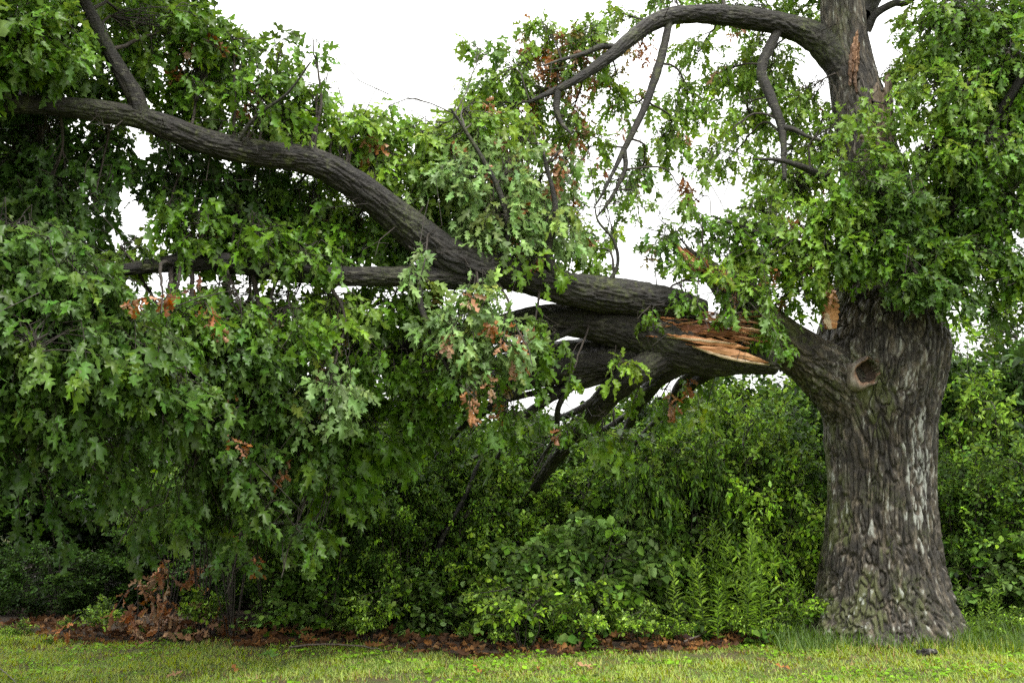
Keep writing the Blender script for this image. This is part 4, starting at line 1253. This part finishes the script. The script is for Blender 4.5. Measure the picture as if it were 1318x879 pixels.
# the main hedge
for px, Y, s, sz in ((410, 12.3, .95, .85), (500, 12.0, .95, .95), (585, 12.3, 1.0, 1.0), (665, 12.6, 1.0, 1.05), (760, 12.8, 1.0, .95), (850, 12.6, 1.0, .98), (960, 12.8, 1.05, 1.05), (1045, 12.9, 1.0, 1.05), (455, 13.2, 1.1, 1.15), (560, 13.5, 1.1, 1.15), (900, 13.6, 1.1, 1.15), (1000, 13.7, 1.1, 1.2), (1235, 12.8, .9, .9), (1330, 12.6, 1.0, .95), (1420, 12.6, 1.0, 1.0), (-160, 13.2, .8, .7), (400, 12.7, .7, .6), (430, 11.6, .62, .78), (515, 11.5, .65, .74), (375, 11.7, .5, .62), (575, 11.7, .65, .8)):
    put('privet', px, Y, s, sz)
for px, Y, s, sz in ((470, 11.9, .7, .6), (620, 12.0, .85, .85), (720, 12.1, .8, .72), (880, 12.0, .85, .95), (985, 12.1, .85, 1.02), (930, 12.9, 1.0, 1.15), (800, 13.2, 1.0, 1.05), (520, 12.7, .95, 1.08), (1290, 13.8, 1.1, 1.25), (1225, 14.2, 1.1, 1.3), (1265, 17.5, 1.7, 2.0), (1360, 17.2, 1.7, 2.0), (930, 15.4, 1.3, 1.42), (1040, 15.2, 1.3, 1.45), (830, 15.6, 1.3, 1.3)):
    put('bright', px, Y, s, sz)
for px, Y, s, sz in ((700, 11.5, .9, .8), (780, 11.6, 1.0, 1.0), (830, 11.9, .9, .85), (640, 11.5, .8, .6), (550, 11.5, .8, .55), (430, 11.6, .8, .6), (1260, 12.2, .8, .7), (1340, 12.0, .9, .8), (735, 11.8, .8, .9)):
    put('broad', px, Y, s, sz)
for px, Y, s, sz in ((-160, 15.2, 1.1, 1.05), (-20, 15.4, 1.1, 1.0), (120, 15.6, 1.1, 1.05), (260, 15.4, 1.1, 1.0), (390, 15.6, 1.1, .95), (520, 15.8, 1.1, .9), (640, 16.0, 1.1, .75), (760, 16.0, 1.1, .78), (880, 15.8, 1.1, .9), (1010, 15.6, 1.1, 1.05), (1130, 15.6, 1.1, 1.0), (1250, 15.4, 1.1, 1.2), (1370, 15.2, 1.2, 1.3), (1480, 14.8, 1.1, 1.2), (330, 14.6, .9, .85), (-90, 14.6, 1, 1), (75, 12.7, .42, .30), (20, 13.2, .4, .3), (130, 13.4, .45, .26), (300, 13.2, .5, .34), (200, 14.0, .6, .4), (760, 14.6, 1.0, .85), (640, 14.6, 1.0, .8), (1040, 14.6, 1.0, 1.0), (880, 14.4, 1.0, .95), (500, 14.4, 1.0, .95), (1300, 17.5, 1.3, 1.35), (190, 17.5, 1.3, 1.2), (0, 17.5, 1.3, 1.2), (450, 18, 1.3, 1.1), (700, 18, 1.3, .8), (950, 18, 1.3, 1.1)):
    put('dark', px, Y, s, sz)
for px, Y, s, sz in ((262, 11.4, .8, .95), (345, 11.5, .8, .98), (215, 11.9, .7, .88), (300, 11.2, .75, .92), (420, 11.2, .75, .98), (840, 11.9, .75, .92), (925, 12.1, .8, 1.05)):
    put('droop', px, Y, s, sz)
gl = np.random.default_rng(77)
for px in (60, 130, 260, 330, 420, 435, 460, 480, 505, 560, 600, 640, 675, 720, 740, 765, 805, 545, 590, 625, 690, 710, 755, 775, 820, 862, 920, 940, 975, 20, 95, 175, 232, 300, 372, 405, 440, 487, 525, 575, 610, 655, 668, 730, 795, 842, 848, 880, 905, 955, 1000, 1030, 1265, 1300):
    put('low' if gl.random() < .55 else 'forb', px + gl.uniform(-8, 8), 11.05 + gl.uniform(-.3, .45) - (.35 if 600 < px < 900 else 0), float(np.clip(gl.lognormal(-.35, .4), .3, 1.3)) * (.7 if px < 400 else 1))

# ------------------------------------------------------------------ tall weeds
def make_weed(name, label, group, h, n, size, col, seed, shapes=NARROW):
    g = np.random.default_rng(seed)
    t = thing(name, label, 'weed', group=group)
    lean = g.normal(0, .08, 2)
    P = np.array([[0, 0, -.02], [lean[0] * .3 * h, lean[1] * .3 * h, h * .4], [lean[0] * h, lean[1] * h, h]])
    C = catmull(P, .08)
    a = Acc()
    tube(a, C, np.linspace(.006, .002, len(C)), 4, (.06, .10, .03))
    a.build('stem', M_SHRUB, t)
    lv = Leaves()
    u = np.linspace(.12, 1, n)
    O = np.stack([np.interp(u, np.linspace(0, 1, len(C)), C[:, q]) for q in range(3)], 1)
    ph = np.arange(n) * 2.4
    el = .35 + .6 * u
    D = np.stack([np.cos(ph) * np.cos(el), np.sin(ph) * np.cos(el), np.sin(el)], 1) + g.normal(0, .12, (n, 3))
    S = size * (1.1 - .55 * u) * g.uniform(.8, 1.2, n)
    Cc = np.asarray(col) * (1 + g.normal(0, .15, (n, 1)))
    lv.add(O, D, np.tile([0, 0, 1.0], (n, 1)) + g.normal(0, .3, (n, 3)), S, np.clip(Cc, .01, 1))
    a = Acc()
    lv.write(a, shapes)
    tag(a.build('foliage', M_SHRUB, t), kind='stuff')
    return t


WL = 'tall upright weed with narrow green leaves beside the oak trunk'
weeds = [make_weed('tall_weed', WL, 'tall weeds beside the oak', 1.15, 46, .15, G2 * .95, 21), make_weed('tall_weed', WL, 'tall weeds beside the oak', .95, 40, .14, G4 * .8, 22), make_weed('tall_weed', WL, 'tall weeds beside the oak', .7, 30, .13, G2, 23)]
gw = np.random.default_rng(5)
spots = [(gw.uniform(868, 1005), gw.uniform(10.75, 11.9), gw.uniform(.75, 1.2)) for _ in range(44)] + [(gw.uniform(780, 870), gw.uniform(11.2, 11.8), gw.uniform(.5, .8)) for _ in range(8)] + [(gw.uniform(1005, 1040), gw.uniform(10.9, 11.4), gw.uniform(.4, .7)) for _ in range(8)] + [(gw.uniform(1245, 1330), gw.uniform(10.8, 11.4), gw.uniform(.35, .6)) for _ in range(10)]
for i, (px, Y, s) in enumerate(spots):
    x = at(px, 800, Y)[0]
    z = float(ground_z([x], [Y])[0])
    wl_ = WL if px < 1005 and px > 868 else 'short weed with narrow leaves near the slim stump' if px < 868 else 'small weed with narrow leaves touching the oak root flare' if px < 1100 else 'small narrow-leaved weed in long grass beyond the trunk'
    if i < 3:
        weeds[i].location, weeds[i].scale = (x, Y, z), (s, s, s)
    else:
        copy_thing(weeds[i % 3], (x, Y, z), i * 1.7, s, wl_)

# ------------------------------------------------------------------ lawn grass, tufts, litter
def build_grass():
    g = np.random.default_rng(9)
    n = 210000
    x, y = g.uniform(-8.5, 8.5, n), 6.4 + 6.1 * g.uniform(0, 1, n) ** .9
    keep = (y < litter_edge(x) + g.normal(0, .10, n)) & (np.abs(x) < 2.2 + y * .62)
    x, y = x[keep], y[keep]
    P = np.stack([x, y, 0 * x], -1)
    bare = fbm(P * np.array([1.1, 1.6, 0]) + 9, 71, 4)
    k2 = bare < g.uniform(.3, 1.0, len(x))
    x, y, P, bare = x[k2], y[k2], P[k2], bare[k2]
    n = len(x)
    z = ground_z(x, y)
    clump = vnoise(P * np.array([6, 6, 0]) + 2, 5)
    h = np.clip(g.normal(.045, .014, n) * (1 + .4 * clump), .015, .11)
    # long uncut grass round the foot of the oak
    tx = at(1135, 820, TY)[0]
    ring = (y > 9.95) & (x > at(1010, 820, 10.5)[0])
    h = np.where(ring, h * (1 + 1.6 * np.clip((y - 9.95) / .5, 0, 1)), h)
    ang = g.uniform(0, 6.28, n)
    lean = g.uniform(.3, 1.1, n)
    w = g.uniform(.003, .007, n)
    d = np.stack([np.cos(ang) * lean, np.sin(ang) * lean, np.ones(n)], 1)
    d = d / np.linalg.norm(d, axis=1, keepdims=True)
    s = np.stack([-np.sin(ang), np.cos(ang), np.zeros(n)], 1)
    B = np.stack([x, y, z - .004], 1)
    mid = B + d * (h * .6)[:, None]
    tip = B + d * h[:, None] + np.stack([np.cos(ang), np.sin(ang), -.4 * np.ones(n)], 1) * (h * .25 * lean)[:, None]
    V = np.stack([B - s * w[:, None] * 1.2, B + s * w[:, None] * 1.2, tip], 1)
    F = np.array([(0, 1, 2)])[None] + (np.arange(n) * 3)[:, None, None]
    a_, b_, c_ = np.array([.13, .24, .008]), np.array([.29, .37, .016]), np.array([.28, .19, .05])
    mixv = np.clip(.5 + .5 * clump + g.normal(0, .3, n), 0, 1)[:, None]
    C = a_ * (1 - mixv) + b_ * mixv
    dry = (g.random(n) < .07 + .3 * np.clip(bare, 0, 1))[:, None]
    C = np.where(dry, c_ * g.uniform(.6, 1.1, (n, 1)), C)
    a = Acc()
    a.add(V.reshape(-1, 3), F.reshape(-1, 3), np.repeat(C, 3, 0))
    # clover and small broad weeds
    m = 26000
    x, y = g.uniform(-7.5, 7.5, m), g.uniform(6, 11.6, m)
    P = np.stack([x, y, 0 * x], -1)
    k = (y < litter_edge(x) + .05) & (fbm(P * np.array([1.4, 2, 0]) + 40, 72, 3) > g.uniform(-.2, .5, m))
    x, y = x[k], y[k]
    m = len(x)
    lv = Leaves()
    ang = g.uniform(0, 6.28, m)
    D = np.stack([np.cos(ang), np.sin(ang), g.uniform(.1, .7, m)], 1)
    lv.add(np.stack([x, y, ground_z(x, y) + g.uniform(.01, .035, m)], 1), D, np.tile([0, 0, 1.0], (m, 1)) + g.normal(0, .3, (m, 3)), g.uniform(.022, .055, m), np.clip(np.array([.14, .28, .015]) * (1 + g.normal(0, .3, (m, 1))), .01, 1))
    lv.write(a, ROUND)
    o = a.build('grass', M_GRASS)
    tag(o, 'short mown weedy grass in front of the oak and hedge', 'grass', kind='stuff')
    # long blades at the foot of the trunk
    n = 9000
    x, y = g.uniform(at(1000, 820, 10.5)[0], at(1400, 820, 10.5)[0], n), g.uniform(10.2, 12.0, n)
    rr = np.hypot(x - tx, y - TY)
    k = (rr > .78) & (g.random(n) < .35 + .65 * np.exp(-((y - 10.65) / .3) ** 2))
    x, y = x[k], y[k]
    n = len(x)
    h = g.uniform(.12, .34, n) * (.65 + .4 * np.clip(y - 10.1, 0, 1))
    ang, lean, w = g.uniform(0, 6.28, n), g.uniform(.15, .7, n), g.uniform(.003, .006, n)
    o_ = np.stack([np.cos(ang), np.sin(ang), 0 * ang], 1)
    s = np.stack([-np.sin(ang), np.cos(ang), 0 * ang], 1)
    B = np.stack([x, y, ground_z(x, y) - .01], 1)
    V = []
    for t, ww in ((0, 1), (.4, .9), (.75, .6), (1, .05)):
        c = B + np.array([0, 0, 1.0]) * (h * (t - .3 * lean * t * t))[:, None] + o_ * (h * lean * t * t)[:, None]
        V += [c - s * (w * ww)[:, None], c + s * (w * ww)[:, None]]
    V = np.stack(V, 1)
    F = np.array([(0, 1, 3), (0, 3, 2), (2, 3, 5), (2, 5, 4), (4, 5, 7), (4, 7, 6)])[None] + (np.arange(n) * 8)[:, None, None]
    a = Acc()
    C = np.array([.085, .155, .025]) * (1 + g.normal(0, .22, (n, 1)))
    a.add(V.reshape(-1, 3), F.reshape(-1, 3), np.repeat(np.clip(C, .01, 1), 8, 0))
    o = a.build('long_grass', M_GRASS)
    tag(o, 'long uncut grass around the foot of the oak trunk', 'grass', kind='stuff')


build_grass()

DEAD = [np.array([.17, .072, .018]), np.array([.24, .115, .034]), np.array([.09, .042, .014]), np.array([.30, .17, .07]), np.array([.12, .055, .018])]


def build_litter():
    g = np.random.default_rng(31)
    n = 3000
    x = g.uniform(-8, 8, n)
    off = g.uniform(-.15, 1.1, n)
    y = litter_edge(x) + off + .05
    P = np.stack([x, y, 0 * x], -1)
    pile = np.clip(.5 + fbm(P * np.array([1.3, 2, 0]), 81, 3), .05, 1.2) * np.exp(-((off - .45) / .5) ** 2)
    ok = np.hypot(x - at(1135, 820, TY)[0], y - TY) > .8
    dens = np.where(x > at(1010, 820, 10.5)[0], .25, 1.0)
    ok &= g.random(n) < dens
    x, y, pile = x[ok], y[ok], pile[ok]
    n = len(x)
    z = ground_z(x, y) + g.uniform(0, 1, n) * pile * .11 + .01
    lv = Leaves()
    ang = g.uniform(0, 6.28, n)
    D = np.stack([np.cos(ang), np.sin(ang), g.normal(.1, .4, n)], 1)
    N = np.tile([0, -.2, .8], (n, 1)) + g.normal(0, .6, (n, 3))
    C = np.array(DEAD)[g.choice(len(DEAD), n, p=[.25, .15, .3, .06, .24])] * (.72 + g.normal(0, .2, (n, 1)))
    lv.add(np.stack([x, y, z], 1), D, N, g.uniform(.07, .15, n), np.clip(C, .01, 1))
    a = Acc()
    curled = []
    for P_, T_ in PLAIN:
        Q = P_.copy()
        Q[:, 2] += 1.3 * Q[:, 0] ** 2 + .5 * (Q[:, 1] - .5) ** 2
        curled.append((Q, T_))
    lv.write(a, curled)
    o = a.build('leaf_litter', M_DEAD)
    tag(o, 'brown dead oak leaves drifted along the hedge foot', 'leaf litter', kind='stuff')
    return curled


CURLED = build_litter()

# dead leafy twigs propped in the litter
def dead_branch(px, py, Y, h, lean, n_sp, label, seed, size=.1):
    g = np.random.default_rng(seed)
    b = at(px, py, Y)
    b[2] = float(ground_z([b[0]], [Y])[0])
    t = thing('dead_branch', label, 'branch', tuple(b))
    top = b + np.array([lean, -.1, h])
    C = catmull(np.vstack([b + np.array([0, 0, -.03]), (b + top) / 2 + g.normal(0, .05, 3), top]), .06)
    a = Acc()
    tube(a, C, np.linspace(.014, .005, len(C)), 6)
    a.build('stem', M_TWIG, t)
    lv, tw = Leaves(), Acc()
    for s in range(n_sp):
        k = C[int(len(C) * g.uniform(.25, .999))]
        d = unit(g.normal(0, 1, 3) + np.array([0, -.4, .1]))
        spray(lv, tw, k, d, g.uniform(.15, .38), int(g.integers(5, 9)), size * g.uniform(.9, 1.4), (BR if g.random() < .45 else BL) * g.uniform(.7, 1.3), g, droop=.7, hang=.5, upness=.4, spread=(.4, 1.7), var=.25)
    a = Acc()
    lv.write(a, CURLED)
    tag(a.build('foliage', M_DEAD, t), kind='stuff')
    tag(tw.build('twigs', M_TWIG, t), kind='stuff')


dead_branch(172, 806, 11.25, .62, .05, 13, 'upright dead oak branch with curled brown leaves below the drooping sapling', 1)
dead_branch(215, 806, 11.5, .85, .02, 11, 'taller dead branch with rust-brown leaves behind the upright dead branch', 2)
dead_branch(190, 812, 11.1, .22, .15, 12, 'low heap-like dead branch with orange-brown leaves at the lawn edge', 3)
dead_branch(270, 800, 11.3, .30, .12, 10, 'short dead branch with brown leaves under the drooping sapling', 4)
dead_branch(90, 800, 11.3, .25, .14, 4, 'thin dead branch with pale orange leaves among seedlings', 5)
dead_branch(255, 770, 12.0, 1.05, .05, 6, 'dead branch hanging brown leaves in the dark gap of the hedge', 6)

# loose leaves on the lawn
spots = [(300, 858, 'curled tan fallen leaf alone on the lawn'), (745, 862, 'pale curled fallen leaf on the lawn before the hedge'), (690, 868, 'brown fallen leaf lying flat on the lawn'), (92, 832, 'small rusty fallen leaf on the lawn'), (610, 862, 'dark brown fallen leaf on mown grass'), (232, 866, 'tan fallen leaf near the lawn front'), (1000, 858, 'small brown fallen leaf on the lawn near the oak')]
for i, (px, py, lab) in enumerate(spots):
    p = ground_at(px, py)
    g = np.random.default_rng(100 + i)
    lv = Leaves()
    ang = g.uniform(0, 6.28)
    p[2] = float(ground_z([p[0]], [p[1]])[0]) + .03
    lv.add(p[None] * 0, np.array([[math.cos(ang), math.sin(ang), .15]]), np.array([[g.normal(0, .3), -.3, 1.0]]), np.array([.12]), (BL if i % 2 else BR)[None] * 1.1)
    a = Acc()
    lv.write(a, CURLED)
    o = a.build('fallen_leaf', M_DEAD)
    o.location = p
    tag(o, lab, 'leaf')
lv = Leaves()
p = ground_at(340, 848)
a = Acc()
for k in range(3):
    lv.add(np.array([[.02 * k, .01 * k, .035]]), np.array([[math.cos(k * 1.3), math.sin(k * 1.3), .2]]), np.array([[0, -.3, 1.0]]), np.array([.15]), CL[None] * 1.5)
lv.write(a, OAK)
o = a.build('leaf_sprig', M_LEAF)
o.location = p
tag(o, 'fresh green oak leaf sprig dropped on the lawn', 'leaf')


def stick(pts, r, label, name='stick', mat=None):
    P = []
    for px, py, dz in pts:
        q = ground_at(px, py)
        q[2] = float(ground_z([q[0]], [q[1]])[0]) + dz
        P.append(q)
    P = np.array(P)
    o0 = P[0].copy()
    C = catmull(P - o0, .06)
    a = Acc()
    tube(a, C + np.random.default_rng(len(label)).normal(0, .004, C.shape), np.linspace(r, r * .5, len(C)), 6)
    o = a.build(name, mat or M_OLDWOOD)
    o.location = o0
    tag(o, label, 'stick')


stick([(372, 834, .05), (420, 833, .06), (470, 834, .04), (520, 838, .02)], .011, 'long pale stick lying along the edge of the leaf litter')
stick([(0, 858, .03), (10, 866, .03), (22, 878, .02)], .007, 'short pale twig lying on the lawn')
stick([(880, 832, .06), (905, 826, .09), (925, 820, .12)], .012, 'pale broken stick leaning in litter by the tall weeds')


def clod():
    p = ground_at(1193, 843)
    g = np.random.default_rng(4)
    nu, nv = 14, 9
    V = []
    for j in range(nv):
        v = -math.pi / 2 + math.pi * j / (nv - 1)
        for i in range(nu):
            u = 2 * math.pi * i / nu
            V.append((math.cos(u) * math.cos(v) * .09, math.sin(u) * math.cos(v) * .06, math.sin(v) * .04 + .03))
    V = np.array(V)
    V *= (1 + .35 * fbm(V * 22 + 3, 8, 3))[:, None]
    a = Acc()
    a.add(V, grid_faces(nv, nu))
    o = a.build('bark_chunk', M_BARK, smooth=False)
    o.location = p
    tag(o, 'small dark chunk of bark lying in grass before the trunk', 'bark chunk')


clod()


def stump():
    Y = 11.9
    b = at(818, 800, Y)
    t0 = np.array([b[0], Y, 0])
    a = Acc()
    bark_tube(a, np.array([[0, 0, -.05, .07], [0, 0, .35, .06], [.01, 0, .68, .055], [.012, 0, .78, .05]]), ns=24, k=41, torn=.1, amp=.01)
    o = a.build('tree_stump', M_BARK)
    o.location = t0
    tag(o, 'slim grey broken stump standing among broad leaves in the hedge', 'stump')


stump()


def leaning_branch():
    P = np.array([at(626, 575, 11.55), at(612, 605, 11.5), at(598, 640, 11.45), at(580, 672, 11.4), at(566, 700, 11.45), at(545, 760, 11.6)])
    P = np.vstack([P, at(535, 812, 11.6)])
    P[-1, 2] = 0
    r = np.array([.015, .022, .026, .026, .028, .03, .03])
    a = Acc()
    bark_tube(a, np.column_stack([P, r]), ns=14, k=44, step=.03, amp=.004)
    o = a.build('leaning_branch', M_LIMB)
    tag(o, 'bare brown branch leaning through the hedge below the limb', 'branch')


leaning_branch()
